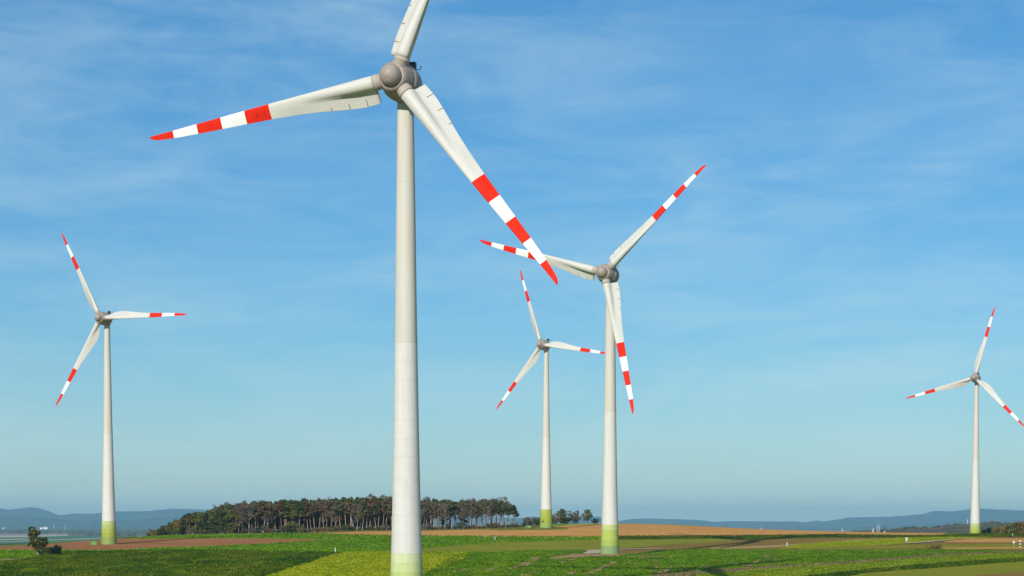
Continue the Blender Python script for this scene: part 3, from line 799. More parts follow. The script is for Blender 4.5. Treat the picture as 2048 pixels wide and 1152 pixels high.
TILT = RAD(4.0)
def turbine(label, X, Y, theta, az, spec, H, prof, joint, rings, greens, scale, ov, vjoints=(), patch=False, door=False):
    """prof: (height, diameter) of the tower; rings: heights of the concrete ring joints from the ground up to the steel"""
    zb = hz(X, Y)
    root = link('wind_turbine', None, None, (X, Y, zb))
    tag(root, label, 'wind turbine', 'wind turbines in the fields')
    dia = lambda h: float(np.interp(h, [p[0] for p in prof], [p[1] for p in prof]))
    ztop = H - 3.35 * scale
    NS = 56
    b_ = MB()
    hs = list(np.linspace(joint, ztop, 14))
    b_.lathe([(dia(h) / 2 - (0.03 if h > joint else 0.0), h) for h in hs], NS)
    b_.lathe([(dia(ztop) / 2 - .03, ztop), (0.05, ztop)], NS, smooth=False)
    tower = b_.build('tower', m_steel, root)
    for fz in np.linspace(joint, ztop, 4)[1:3]:
        f_ = MB()
        r_ = dia(fz) / 2 - .03
        f_.lathe([(r_ - .01, fz - .07), (r_ + .012, fz - .06), (r_ + .012, fz + .06), (r_ - .01, fz + .07)], NS)
        f_.build('flange', m_steel, tower)
    f_ = MB()
    r_ = dia(ztop) / 2
    f_.lathe([(r_ * .9, ztop - .02), (r_ * 1.16, ztop), (r_ * 1.2, ztop + .5 * scale), (r_ * 1.05, ztop + 1.2 * scale)], 40)
    f_.build('yaw_bearing', m_dark, root)
    for i in range(len(rings) - 1):
        z0, z1 = rings[i], rings[i + 1]
        q = MB()
        r0_, r1_ = dia(z0) / 2, dia(z1) / 2
        e = 0.035
        band = [(r0_ + (r1_ - r0_) * t_, z0 + e + (z1 - z0 - 2 * e) * t_) for t_ in (0, .5, 1)]
        gap = 0.012 if i in vjoints else None
        q.lathe(band, NS)
        q.lathe([(r0_ - .04, z0), (r0_, z0 + e)], NS, smooth=False)
        q.lathe([(r1_, z1 - e), (r1_ - .04, z1)], NS, smooth=False)
        mt = greens[i] if i < len(greens) else m_tower
        ro = q.build('concrete_ring', mt, tower)
        if i in vjoints:
            s_ = MB()
            a = -math.pi / 2 + 0.02
            for (h0, h1) in ((z0 + .1, z1 - .1),):
                p0 = Vector((math.cos(a) * (dia(h0) / 2 + .004), math.sin(a) * (dia(h0) / 2 + .004), h0))
                p1 = Vector((math.cos(a) * (dia(h1) / 2 + .004), math.sin(a) * (dia(h1) / 2 + .004), h1))
                s_.tube(p0, p1, .025, .025, 5)
            s_.build('joint_seal', mat_noise('joint_grey', [(0.42, 0.42, 0.40), (0.46, 0.46, 0.44)], scale=2), tower)
    if door:
        s_ = MB()
        a = -math.pi / 2 - .55
        r_ = dia(2.9) / 2
        M_ = Matrix.Translation((math.cos(a) * r_, math.sin(a) * r_, 0)) @ Matrix.Rotation(a, 4, 'Z')
        s_.box(-.15, .5, -.22, .22, 2.9, 3.5, 0, .04, M_)
        s_.box(-.15, .95, -.1, .1, 3.5, 3.62, 0, .02, M_)
        s_.build('door_lamp', m_dark, root)
    # nacelle frame: x upwind, z up
    th = RAD(theta)
    A = Vector((-math.sin(th), -math.cos(th), 0)); Rr = Vector((math.cos(th), -math.sin(th), 0))
    ax = A * math.cos(TILT) + Vector((0, 0, math.sin(TILT)))
    up = -A * math.sin(TILT) + Vector((0, 0, math.cos(TILT)))
    hub = Vector((0, 0, H - ov * math.sin(TILT))) + ax * ov
    def frame(x_, y_, z_, p): return Matrix(((x_.x, y_.x, z_.x, p.x), (x_.y, y_.y, z_.y, p.y), (x_.z, y_.z, z_.z, p.z), (0, 0, 0, 1)))
    NF = frame(ax, up.cross(ax), up, hub)
    k = scale
    sp = MB()
    prf = [(2.05 * math.sin(a), 2.2 + 2.05 * math.cos(a)) for a in np.linspace(0.001, 1.75, 16)]
    prf += [(2.42, 1.86), (2.72, 1.3), (2.96, .6), (3.12, -.3), (3.27, -1.0), (3.34, -1.45), (3.1, -1.5)]
    sp.lathe([(r * k, h * k) for r, h in prf[:16]], 48, axis='X')
    sp.lathe([(r * k, h * k) for r, h in prf[15:]], 48, axis='X')
    spo = sp.build('spinner', m_hub, root, mtx=NF)
    sm_ = MB()
    sm_.lathe([(2.04 * k, 2.52 * k), (2.075 * k, 2.47 * k), (2.075 * k, 2.41 * k), (2.04 * k, 2.36 * k)], 48, axis='X')
    sm_.build('nose_seam', m_collar, spo)
    for j in range(6):
        a_ = RAD(az + 60 * j + 30)
        g_ = MB()
        qs = [Vector((h * k, r * k * math.sin(a_) , r * k * math.cos(a_))) for r, h in [(2.43, 1.85), (2.73, 1.3), (2.97, .6), (3.13, -.3), (3.28, -1.0), (3.345, -1.42)]]
        limb(g_, qs, .022, .022, 5)
        g_.build('panel_seam', m_seam2, spo)
    na = MB()
    pn = [(3.1, -1.56), (3.36, -1.6), (3.5, -2.2), (3.57, -3.0), (3.55, -3.9), (3.42, -4.9), (3.15, -6.0), (2.7, -7.1), (2.05, -8.1), (1.2, -8.85), (.5, -9.1), (.01, -9.15)]
    na.lathe([(r * k, h * k) for r, h in pn], 48, axis='X')
    nao = na.build('nacelle', m_hub, root, mtx=NF)
    for xq in (-2.3, -4.3, -6.3):
        rq = float(np.interp(-xq, [-p[1] for p in pn], [p[0] for p in pn]))
        rb = float(np.interp(-xq + .05, [-p[1] for p in pn], [p[0] for p in pn]))
        g_ = MB(); g_.lathe([(rq * k - .02, (xq + .05) * k), (rq * k + .02, (xq + .03) * k), (rb * k + .02, (xq - .05) * k), (rb * k - .03, (xq - .07) * k)], 48, axis='X')
        g_.build('panel_seam', m_hub, nao)
    t_ = MB()
    t_.box(-7.1 * k, -6.1 * k, .1 * k, 1.5 * k, 2.9 * k, 4.6 * k, 0, .08)
    t_.box(-6.8 * k, -6.4 * k, .6 * k, 1.0 * k, 2.2 * k, 2.95 * k)
    t_.build('cooler_box', m_dark, nao)
    t_ = MB()
    t_.tube((-7.7 * k, 0, 1.9 * k), (-7.7 * k, 0, 3.9 * k), .09, .07, 8)
    t_.tube((-7.7 * k, -1.1 * k, 3.5 * k), (-7.7 * k, 2.1 * k, 3.5 * k), .07, .07, 8)
    for yy in (-1.1, 2.1):
        t_.tube((-7.7 * k, yy * k, 3.45 * k), (-7.7 * k, yy * k, 4.0 * k), .06, .05, 8)
        t_.tube((-7.7 * k, yy * k, 3.9 * k), (-7.7 * k, yy * k, 4.1 * k), .14, .14, 8)
    t_.build('sensor_mast', m_dark, nao)
    t_ = MB(); t_.tube((-5.6 * k, .5 * k, 2.9 * k), (-5.6 * k, .5 * k, 3.75 * k), .16 * k, .14 * k, 10)
    t_.build('beacon', m_lamp, nao)
    for j in range(3):
        a = RAD(az + 120 * j)
        rad = Rr * math.sin(a) + up * math.cos(a)
        BF = frame(ax, rad.cross(ax), rad, hub)
        bo = link('blade', spec.me, root, mtx=BF)
        link('blade_collar', spec.collar, bo)
        for sme in spec.seam_me:
            link('edge_strip', sme, bo)
        if patch and j == 2:
            for rr_, wq in ((28.2, .5), (26.75, .42)):
                c_ = float(spec.ip(spec.chord, rr_))
                xs, pos, neg = spec.sec(rr_, 17)
                pp = MB(); P_ = []
                for r2_ in (rr_ - wq / 2, rr_ + wq / 2):
                    for xq in (c_ * .45, c_ * .45 + .5):
                        th_ = float(np.interp(xq, xs, pos))
                        P_.append(spec.place(xq, th_ + .01, r2_)); P_.append(spec.place(xq, th_ + .035, r2_))
                pp.add(P_, [(1, 3, 7, 5), (0, 4, 6, 2), (0, 1, 5, 4), (2, 6, 7, 3), (0, 2, 3, 1), (4, 5, 7, 6)])
                pp.build('repair_patch', m_bred2, bo)
    return root

def green(name, rgb):
    c_ = tuple(v * (.87 if 'soft' in name else .76) for v in lin(*rgb))
    return mat_noise('ring_' + name, [tuple(v * .95 for v in c_), c_, tuple(v * 1.04 for v in c_)], scale=.7, stretch=(1, 1, .15), fine=(1.2, .04), rough=.65)
g5 = [green('sage', (148, 172, 112)), green('leaf', (176, 196, 92)), green('lime', (188, 206, 98)), green('pale', (206, 216, 138))]
gm = [green('sage_soft', (160, 182, 118)), green('leaf_soft', (188, 205, 122)), green('lime_soft', (200, 212, 148)), green('pale_soft', (208, 217, 166))]
gl = [green('moss', (150, 172, 88)), green('olive_lime', (172, 184, 66)), green('yellow_lime', (184, 192, 80)), green('fresh', (184, 202, 110)), green('pale_fresh', (200, 213, 140))]
gd = [green('moss_m', (160, 182, 92)), green('olive_m', (166, 182, 62)), green('yellow_m', (176, 188, 62)), green('fresh_m', (180, 192, 70)), green('pale_m', (186, 196, 84))]
PB = [(-2, 7.0), (0, 6.75), (3.5, 6.4), (11, 5.85), (20, 5.35), (30, 4.95), (40, 4.6), (50.6, 4.28), (60, 4.06), (75, 3.72), (95, 3.15)]
RB = [-1.5, 3.5, 5.5, 9.1, 11.0] + [11.0 + 3.6 * i for i in range(1, 12)]
RM = [-1.5, 3.6, 7.4, 9.2, 11.0] + [11.0 + 3.6 * i for i in range(1, 12)]
PS = [(-2, 6.2), (0, 5.95), (3, 5.65), (8.8, 5.2), (20, 4.5), (35, 3.75), (48, 3.25), (62, 2.85), (85, 2.1)]
RS = [-1.5, 2.75, 4.3, 5.8, 7.3, 8.8] + [8.8 + 3.3 * i for i in range(1, 11)]
turbine('tall nearest white wind turbine with a red and white blade reaching the left sky', -19.95, 426.0, 18.5, 20.7, big, 99.0, PB, RM[-1], RM, gm, 1.0, 5.4, vjoints=(4, 5, 7, 9), patch=True)
turbine('second largest wind turbine, standing on a gravel pad with one blade hanging down', 34.6, 796.6, 25.5, 46.3, big, 99.0, PB, RB[-1], RB, g5, 1.0, 5.4)
turbine('wind turbine at the left edge, in a brown ploughed field', -152.6, 852.7, 24.3, 90.6, small, 85.0, PS, RS[-1], RS, gl, 0.70, 4.2)
turbine('small wind turbine behind the hanging blade, between the pine wood and a few trees', 15.9, 1049.5, 34.0, 99.5, small, 85.0, PS, RS[-1], RS, gd, 0.70, 4.2, door=True)
turbine('wind turbine farthest right, beside autumn trees', 243.6, 1185.0, 25.0, 15.0, small, 85.0, PS, RS[-1], RS, gl, 0.70, 4.2)

# ------------------------------------------------------------------ trees
def pal(name, a, b_, c_, **kw):
    return mat_noise(name, [a, b_, c_], scale=0.5, island=0.45, objrand=0.22, rough=0.85, trans=0.25, spec=0.1, **kw)
m_needle = pal('pine_needles', (0.04, 0.066, 0.02), (0.068, 0.10, 0.026), (0.12, 0.13, 0.035))
m_olivefol = pal('olive_foliage', (0.095, 0.11, 0.022), (0.15, 0.155, 0.032), (0.21, 0.19, 0.048))
m_rust = pal('rusty_foliage', (0.16, 0.085, 0.045), (0.22, 0.115, 0.06), (0.17, 0.125, 0.055))
m_twig = pal('bare_twigs', (0.13, 0.095, 0.06), (0.19, 0.145, 0.095), (0.16, 0.125, 0.07))
m_gold = pal('golden_foliage', (0.20, 0.13, 0.03), (0.28, 0.18, 0.04), (0.19, 0.16, 0.045))
m_bushg = pal('shrub_green', (0.045, 0.07, 0.02), (0.075, 0.10, 0.03), (0.12, 0.12, 0.045))
m_bark = mat_noise('pine_bark', [(0.22, 0.14, 0.09), (0.34, 0.23, 0.155), (0.40, 0.29, 0.205)], scale=1.5, stretch=(1, 1, .3), objrand=.25, rough=.95)
m_gbark = mat_noise('grey_bark', [(0.24, 0.195, 0.145), (0.35, 0.295, 0.225), (0.42, 0.36, 0.28)], scale=1.5, stretch=(1, 1, .3), objrand=.25, rough=.95)

def leaves(centers, rads, per, size, r_, flat=0.6):
    """little leaf faces filling a set of clumps"""
    C_ = np.repeat(np.array(centers), per, 0); Rr_ = np.repeat(np.array(rads), per, 0)
    n = len(C_)
    v = r_.normal(0, 1, (n, 3)); v /= np.linalg.norm(v, axis=1)[:, None]
    v *= (r_.uniform(0.25, 1.0, n) ** 0.5)[:, None]
    P = C_ + v * Rr_
    a = r_.normal(0, 1, (n, 3)); a[:, 2] *= flat; a /= np.linalg.norm(a, axis=1)[:, None]
    b_ = np.cross(a, r_.normal(0, 1, (n, 3))); b_ /= np.linalg.norm(b_, axis=1)[:, None]
    s_ = size * r_.uniform(0.6, 1.3, n)[:, None]
    return np.stack([P - a * s_, P - b_ * s_ * .55, P + a * s_, P + b_ * s_ * .55], 1)

def tree_proto(kind, seed, h):
    """meshes of one tree h metres tall: trunk with limbs, crown of leaf clumps"""
    r_ = np.random.default_rng(seed)
    mb = MB()
    lean = r_.normal(0, .025, 2)
    top = lambda f: Vector((lean[0] * h * f + .25 * math.sin(f * 4 + seed), lean[1] * h * f + .25 * math.cos(f * 3 + seed), h * f))
    cen, rad = [], []
    if kind in ('pine', 'rustpine', 'olivepine', 'densepine'):
        limb(mb, [top(f) for f in (0, .15, .35, .55, .75, .97)], h * .0155, h * .004)
        cb = r_.uniform(.48, .66) if kind != 'densepine' else .10
        nb_ = 15 if kind != 'densepine' else 34
        for i in range(nb_):
            f = cb + (1 - cb) * (i + .6) / nb_
            a = r_.uniform(0, 6.28); wd = h * .135 * (1.05 - .75 * ((f - cb) / (1 - cb)) ** 2) * r_.uniform(.55, 1.15)
            e = top(f) + Vector((math.cos(a) * wd, math.sin(a) * wd, h * .025))
            limb(mb, [top(f - .02), e], h * .004, h * .0015, 4)
            cen.append(e); rad.append((h * .072, h * .072, h * .035) if f < .93 else (h * .05, h * .05, h * .045))
            if r_.random() < .5:
                cen.append(top(f) + (e - top(f)) * .4); rad.append((h * .06, h * .06, h * .035))
        for i in range(5 if cb > .3 else 0):    # dead stubs below the crown
            f = r_.uniform(.25, cb); a = r_.uniform(0, 6.28); l_ = h * r_.uniform(.03, .09)
            limb(mb, [top(f), top(f) + Vector((math.cos(a) * l_, math.sin(a) * l_, h * .01))], h * .003, h * .001, 3)
        q = leaves(cen, rad, 34, h * .033, r_)
        return mb, q, {'pine': m_needle, 'densepine': m_needle, 'rustpine': m_rust, 'olivepine': m_olivefol}[kind], m_bark
    if kind == 'bare':
        limb(mb, [top(f) for f in (0, .2, .4, .6, .8)], h * .014, h * .005)
        for i in range(16):
            f = r_.uniform(.28, .78); a = r_.uniform(0, 6.28); l_ = h * r_.uniform(.10, .2)
            e = top(f) + Vector((math.cos(a) * l_, math.sin(a) * l_, l_ * r_.uniform(.8, 1.6)))
            mid = (top(f) + e) / 2 + Vector((math.cos(a), math.sin(a), 0)) * l_ * .12
            limb(mb, [top(f), mid, e], h * .006, h * .0018, 4)
            for j in range(4):
                b2 = e + Vector((r_.normal(0, .06) * h, r_.normal(0, .06) * h, abs(r_.normal(.05, .04)) * h))
                limb(mb, [mid if j % 2 else e, b2], h * .0025, h * .001, 3)
                cen.append(b2); rad.append((h * .055, h * .055, h * .05))
        q = leaves(cen, rad, 14, h * .024, r_, 1.2)
        return mb, q, m_twig, m_gbark
    if kind in ('broad', 'gold', 'round', 'green'):
        limb(mb, [top(f) for f in (0, .12, .3, .5, .75)], h * .022, h * .006)
        n = 60
        for i in range(n):
            f = r_.uniform(.14 if kind != 'round' else .2, .95)
            prof = math.sin(math.pi * min(1, max(.08, (f - .05) / 1.0)) ** .8)
            a = r_.uniform(0, 6.28); l_ = h * (.30 if kind != 'round' else .33) * prof * r_.uniform(.15, 1.02)
            e = top(f) + Vector((math.cos(a) * l_, math.sin(a) * l_, 0))
            if i % 2 == 0: limb(mb, [top(max(.1, f - .15)), e], h * .006, h * .002, 4)
            cen.append(e); rad.append((h * .085, h * .085, h * .07))
        q = leaves(cen, rad, 40, h * .034, r_)
        return mb, q, {'broad': m_olivefol, 'gold': m_gold, 'round': m_olivefol, 'green': m_bushg}[kind], m_gbark
    # shrubs: several stems from the ground
    for i in range(9):
        a = r_.uniform(0, 6.28); l_ = h * r_.uniform(.15, .6)
        e = Vector((math.cos(a) * l_, math.sin(a) * l_, h * r_.uniform(.45, .95)))
        limb(mb, [Vector((math.cos(a) * .1, math.sin(a) * .1, 0)), e * .5 + Vector((0, 0, .1 * h)), e], h * .016, h * .004, 4)
        cen.append(e); rad.append((h * .24, h * .24, h * .22))
        cen.append(e * .55); rad.append((h * .26, h * .26, h * .25))
    q = leaves(cen, rad, 30, h * .08, r_)
    return mb, q, {'shrub': m_bushg, 'rustshrub': m_twig, 'goldshrub': m_gold, 'oliveshrub': m_olivefol}[kind], m_gbark

PROTO = {}
def get_proto(kind, v):
    if (kind, v) not in PROTO:
        h = 10.0
        mb, q, ml, mk = tree_proto(kind, 100 * v + sum(map(ord, kind)), h)
        PROTO[(kind, v)] = (mesh_from('trunk', mb.V, mb.F, [mk], mb.M, mb.S), quads_mesh('crown', q, [ml]))
    return PROTO[(kind, v)]
def plant(name, kind, v, x, y, h, label, cat, group=None, wide=1.0):
    a, b_ = get_proto(kind, v)
    root = link(name, None, None, (x, y, hz(x, y) - .1))
    k = h / 10.0
    root.scale = (k * wide, k * wide, k)
    root.rotation_euler = (0, 0, rnd.uniform(0, 6.28))
    tag(root, label, cat, group)
    link('trunk' if 'shrub' not in kind else 'stems', a, root)
    link('crown' if 'shrub' not in kind else 'foliage', b_, root)
    return root

# the pine wood
topp = [(296, 1060), (315, 1056), (330, 1049), (345, 1041), (360, 1037), (385, 1026), (400, 1025), (430, 1018), (460, 1011), (500, 1007), (540, 1003), (580, 1002), (640, 1002), (700, 1000), (760, 997), (800, 999), (850, 1002), (900, 1002), (960, 1001), (1010, 1003), (1026, 1006), (1040, 1026)]
basep = [(296, 1072), (400, 1070.2), (500, 1068.3), (560, 1067), (700, 1063), (780, 1061), (850, 1059.5), (1000, 1058.5), (1040, 1057)]
NTH = lambda n: f"{n}{'th' if 10 <= n % 100 <= 20 else {1: 'st', 2: 'nd', 3: 'rd'}.get(n % 10, 'th')}"
DESC = {'pine': 'dark green bare-trunked pine', 'densepine': 'dark full-crowned pine', 'rustpine': 'reddish brown bare-trunked pine', 'olivepine': 'olive bare-trunked pine', 'bare': 'grey brown leafless tree', 'broad': 'olive leafy tree', 'gold': 'golden leafy tree', 'green': 'dark green leafy tree'}
WOOD_D = 1128.0
def wood_tree(px, dd, kind, hscale, label, group):
    d = WOOD_D + dd
    x = (px - 1024) * d / FPX
    z = hz(x, d)
    yt = float(interp_px(topp, px))
    h = (HOR - yt) * d / FPX - z
    plant('pine_tree' if 'pine' in kind else 'tree', kind, rnd.randrange(4), x, d, max(2.5, h * hscale), label, 'tree', group, rnd.uniform(1.0, 1.45))
front_x = []
px = 302.0
while px < 1036:
    front_x.append(px); px += rnd.uniform(5.5, 10.0)
N = len(front_x)
for i, px in enumerate(front_x):
    u = rnd.random()
    if px < 345: kind = rnd.choice(['gold', 'broad', 'broad', 'bare'])
    elif px < 470: kind = rnd.choice(['broad', 'broad', 'olivepine', 'bare', 'green', 'gold'])
    elif px < 600: kind = rnd.choice(['olivepine', 'bare', 'bare', 'rustpine', 'pine', 'broad'])
    elif px < 800: kind = rnd.choice(['olivepine', 'rustpine', 'pine', 'pine', 'bare', 'rustpine'])
    else: kind = rnd.choice(['bare', 'bare', 'bare', 'pine', 'olivepine', 'bare'])
    if px > 1010: kind = 'pine'
    wood_tree(px, rnd.uniform(0, 7), kind, rnd.uniform(.82, 1.02), f"{DESC[kind]}, {NTH(N - i)} from the right end of the wood's front row", 'front row of the wood')
deeper = []
for row, (x0, x1, d0, d1, st, hs) in enumerate([(330, 1030, 9, 18, 8.0, 1.0), (350, 1018, 19, 34, 8.5, 1.02), (372, 900, 36, 60, 8.0, 1.05)]):
    px = x0
    while px < x1:
        if row == 0: kind = rnd.choice(['pine', 'olivepine', 'pine', 'bare', 'rustpine'])
        else: kind = rnd.choice(['densepine', 'densepine', 'green', 'pine'])
        if px < 420: kind = rnd.choice(['densepine', 'broad', 'green', 'olivepine'])
        if px > 850: kind = rnd.choice(['pine', 'pine', 'olivepine', 'bare', 'densepine' if row == 1 and rnd.random() < .5 else 'pine'])
        low = .72 if kind == 'green' and px > 500 else 1.0
        deeper.append((px, rnd.uniform(d0, d1), kind, rnd.uniform(.9, 1.0) * hs * low))
        px += rnd.uniform(.7, 1.3) * st * (1.0 if px < 850 else 1.35)
deeper.sort(reverse=True)
for i, (px, dd, kind, hs) in enumerate(deeper):
    wood_tree(px, dd, kind, hs, DESC[kind] + f" behind the front row, {NTH(i + 1)} from the wood's right end", 'trees deeper in the wood')
SD_ = {'shrub': 'dark green shrub', 'rustshrub': 'brown twiggy shrub', 'goldshrub': 'golden autumn shrub', 'oliveshrub': 'olive shrub'}
px, lst = 300.0, []
while px < 1036:
    lst.append(px); px += rnd.uniform(7, 15)
for i, px in enumerate(lst):
    kind = rnd.choice(['shrub', 'rustshrub', 'oliveshrub', 'shrub', 'goldshrub' if px < 800 else 'rustshrub'])
    d = WOOD_D - rnd.uniform(-4, 3)
    x = (px - 1024) * d / FPX
    plant('shrub', kind, rnd.randrange(3), x, d, rnd.uniform(1.8, 4.0) * (.75 if px > 840 else 1), f"{SD_[kind]}, {NTH(len(lst) - i)} from the right along the wood's foot", 'shrub', 'shrubs along the foot of the wood', rnd.uniform(1, 1.6))

# trees and bushes round the middle turbine
def at_px(px, d): return (px - 1024) * d / FPX
for (px, d, kind, v, h, w, nm, lab, cat) in [
    (1050, 1140, 'rustshrub', 0, 3.2, 1.5, 'shrub', 'low brown bush nearest the right end of the wood', 'shrub'),
    (1063, 1145, 'rustshrub', 1, 4.6, 1.3, 'shrub', 'reddish brown bush left of the middle turbine', 'shrub'),
    (1076, 1142, 'shrub', 2, 4.6, 1.3, 'shrub', 'dark bush touching the left side of the middle turbine', 'shrub'),
    (1122, 1168, 'broad', 1, 8.3, 1.15, 'tree', 'thin leafed olive tree just right of the middle turbine', 'tree'),
    (1112, 1160, 'rustshrub', 0, 5.4, 1.2, 'shrub', 'brown bush against the right side of the middle turbine', 'shrub'),
    (1131, 1164, 'shrub', 1, 5.0, 1.4, 'shrub', 'dark green bush under the thin olive tree', 'shrub'),
    (1149, 1168, 'rustshrub', 2, 6.2, .95, 'shrub', 'reddish tall bush between the two trees on the crest', 'shrub'),
    (1174, 1168, 'round', 2, 7.8, 1.15, 'tree', 'dense round dark green tree on the crest left of the second turbine', 'tree'),
    (1190, 1166, 'shrub', 0, 2.8, 1.5, 'shrub', 'low dark bush at the right foot of the round tree', 'shrub')]:
    plant(nm, kind, v, at_px(px, d), d, h, lab, cat, None, w)
# autumn trees at the right edge
for i, (px, d, kind, h) in enumerate([(1966, 1215, 'broad', 1058), (1978, 1222, 'green', 1055.5), (1991, 1215, 'gold', 1052.5), (2006, 1225, 'gold', 1050), (2018, 1218, 'broad', 1046), (2030, 1228, 'broad', 1043), (2044, 1220, 'gold', 1040), (2062, 1226, 'broad', 1038), (2085, 1222, 'gold', 1037)]):
    h = (HOR - h) * d / FPX - hz(at_px(px, d), d)
    plant('tree', kind, i % 4, at_px(px, d), d, h, f"{'golden brown' if kind == 'gold' else 'olive' if kind == 'broad' else 'dark green'} autumn tree, {NTH(i + 1)} to the right of the farthest right turbine", 'tree', 'autumn trees at the right edge', 1.2)
# orange bush in the right-hand fields
gxy = ground(1868, 1099.5)
plant('shrub', 'goldshrub', 1, gxy[0], gxy[1], 1.9, 'low orange autumn bush alone in the right-hand fields', 'shrub', None, 2.2)
gxy = ground(2022, 1075)
plant('shrub', 'rustshrub', 1, gxy[0], gxy[1], 1.0, 'small dark bush at the post near the right edge', 'shrub', None, 2.0)

# the lone ivy-clad tree on the left with its bush
m_ivy = mat_noise('ivy_leaves', [(0.05, 0.07, 0.015), (0.10, 0.105, 0.02), (0.19, 0.145, 0.03)], scale=0.9, island=0.5, rough=0.7, trans=0.2, spec=0.15)
def lone_tree():
    gx_, gy_ = ground(76, 1113)
    s_ = FPX / gy_
    r_ = np.random.default_rng(77)
    root = link('tree', None, None, (gx_, gy_, hz(gx_, gy_) - .05))
    tag(root, 'lone ivy clad tree with two crown lobes in the left foreground', 'tree')
    mb = MB()
    limb(mb, [Vector(p) for p in ((0, 0, 0), (-.1, 0, 1.2), (0, .1, 2.6), (-.3, 0, 4.2), (-.7, 0, 6.0), (-.8, 0, 7.6))], .34, .08, 8)
    limb(mb, [Vector(p) for p in ((0, .1, 2.4), (.9, .1, 3.6), (1.7, .2, 4.7))], .18, .06, 6)
    limb(mb, [Vector(p) for p in ((-.3, 0, 4.2), (-1.2, .2, 4.9), (-1.7, .3, 5.4))], .10, .04, 5)
    mb.build('trunk', m_gbark, root)
    cen, rad = [], []
    for px, py, rw, rh in [(63, 1060, 5, 4), (70, 1059, 5, 4), (74, 1065, 6, 5), (66, 1067, 7, 5), (60, 1070, 4, 4), (71, 1073, 6, 5), (66, 1078, 6, 5), (74, 1081, 5, 5), (62, 1086, 4, 5), (68, 1088, 6, 5), (76, 1090, 7, 5), (83, 1081, 6, 5), (89, 1078, 6, 4), (92, 1083, 5, 4), (86, 1088, 6, 5), (94, 1086, 2.5, 3), (80, 1095, 7, 5), (74, 1100, 6, 5), (78, 1106, 6, 5), (72, 1093, 5, 4), (65, 1063, 5, 3), (78, 1064, 3, 2)]:
        for k in range(5):
            cen.append(((px - 76 + r_.normal(0, rw * .5)) / s_, r_.normal(0, .6), (1113 - py + r_.normal(0, rh * .5)) / s_)); rad.append((rw / s_ * .58, rw / s_ * .7, rh / s_ * .58))
    link('crown', quads_mesh('crown', leaves(cen, rad, 56, .25, r_), [m_ivy]), root)
    bx, by = ground(103, 1110)
    ro = link('shrub', None, None, (bx, by, hz(bx, by) - .05))
    tag(ro, 'dark low bush beside the lone tree on the left', 'shrub')
    s_ = FPX / by
    cen, rad = [], []
    mb = MB()
    for px, py, rw, rh in [(86, 1098, 6, 6), (88, 1103, 7, 7), (94, 1100, 7, 7), (100, 1099, 7, 6), (106, 1099, 7, 6), (112, 1096, 6, 6), (118, 1096, 5, 6), (116, 1104, 6, 6), (108, 1107, 6, 4), (98, 1107, 6, 5), (90, 1109, 6, 4), (112, 1092, 2, 3), (120, 1103, 3, 5)]:
        e = Vector(((px - 103) / s_, r_.normal(0, .3), (1110 - py) / s_))
        limb(mb, [Vector((e.x * .8, 0, -.1)), e], .05, .02, 4)
        cen += [e, e + Vector((0, .7, 0))]; rad += [(rw / s_, rw / s_ * 1.3, rh / s_)] * 2
    mb.build('stems', m_gbark, ro)
    link('foliage', quads_mesh('foliage', leaves(cen, rad, 90, .25, r_), [m_bushg]), ro)
lone_tree()

# ------------------------------------------------------------------ kiosks, posts and masts
m_kiosk = mat_noise('kiosk_green', [(0.11, 0.22, 0.05), (0.14, 0.27, 0.06)], scale=.8, rough=.6)
m_kroof = mat_noise('kiosk_roof', [(0.09, 0.17, 0.05), (0.11, 0.2, 0.06)], scale=.8, rough=.7)
m_kdoor = mat_noise('kiosk_door', [(0.20, 0.34, 0.10), (0.24, 0.38, 0.12)], scale=.8, rough=.5)
def kiosk(px, d, rot, label, second=False):
    x = at_px(px, d)
    root = link('transformer_kiosk', None, None, (x, d, hz(x, d)))
    root.rotation_euler = (0, 0, rot)
    tag(root, label, 'kiosk')
    b_ = MB(); b_.box(-1.35, 1.35, -1.1, 1.1, -.3, 1.55, 0, .03); b_.build('body', m_kiosk, root)
    b_ = MB(); b_.box(-1.5, 1.5, -1.25, 1.25, 1.553, 1.72, 0, .04); b_.build('roof', m_kroof, root)
    for xx in (-.62, .02):
        b_ = MB(); b_.box(xx, xx + .6, -1.14, -1.102, .1, 1.4, 0, .01); b_.build('door', m_kdoor, root)
    b_ = MB()
    for k in range(5): b_.box(.8, 1.2, -1.15, -1.102, .6 + k * .14, .68 + k * .14)
    b_.build('vent', m_kroof, root)
kiosk(188, 848, .25, 'green transformer kiosk left of the left turbine')
kiosk(1057, 1046, .3, 'green transformer kiosk left of the middle turbine')

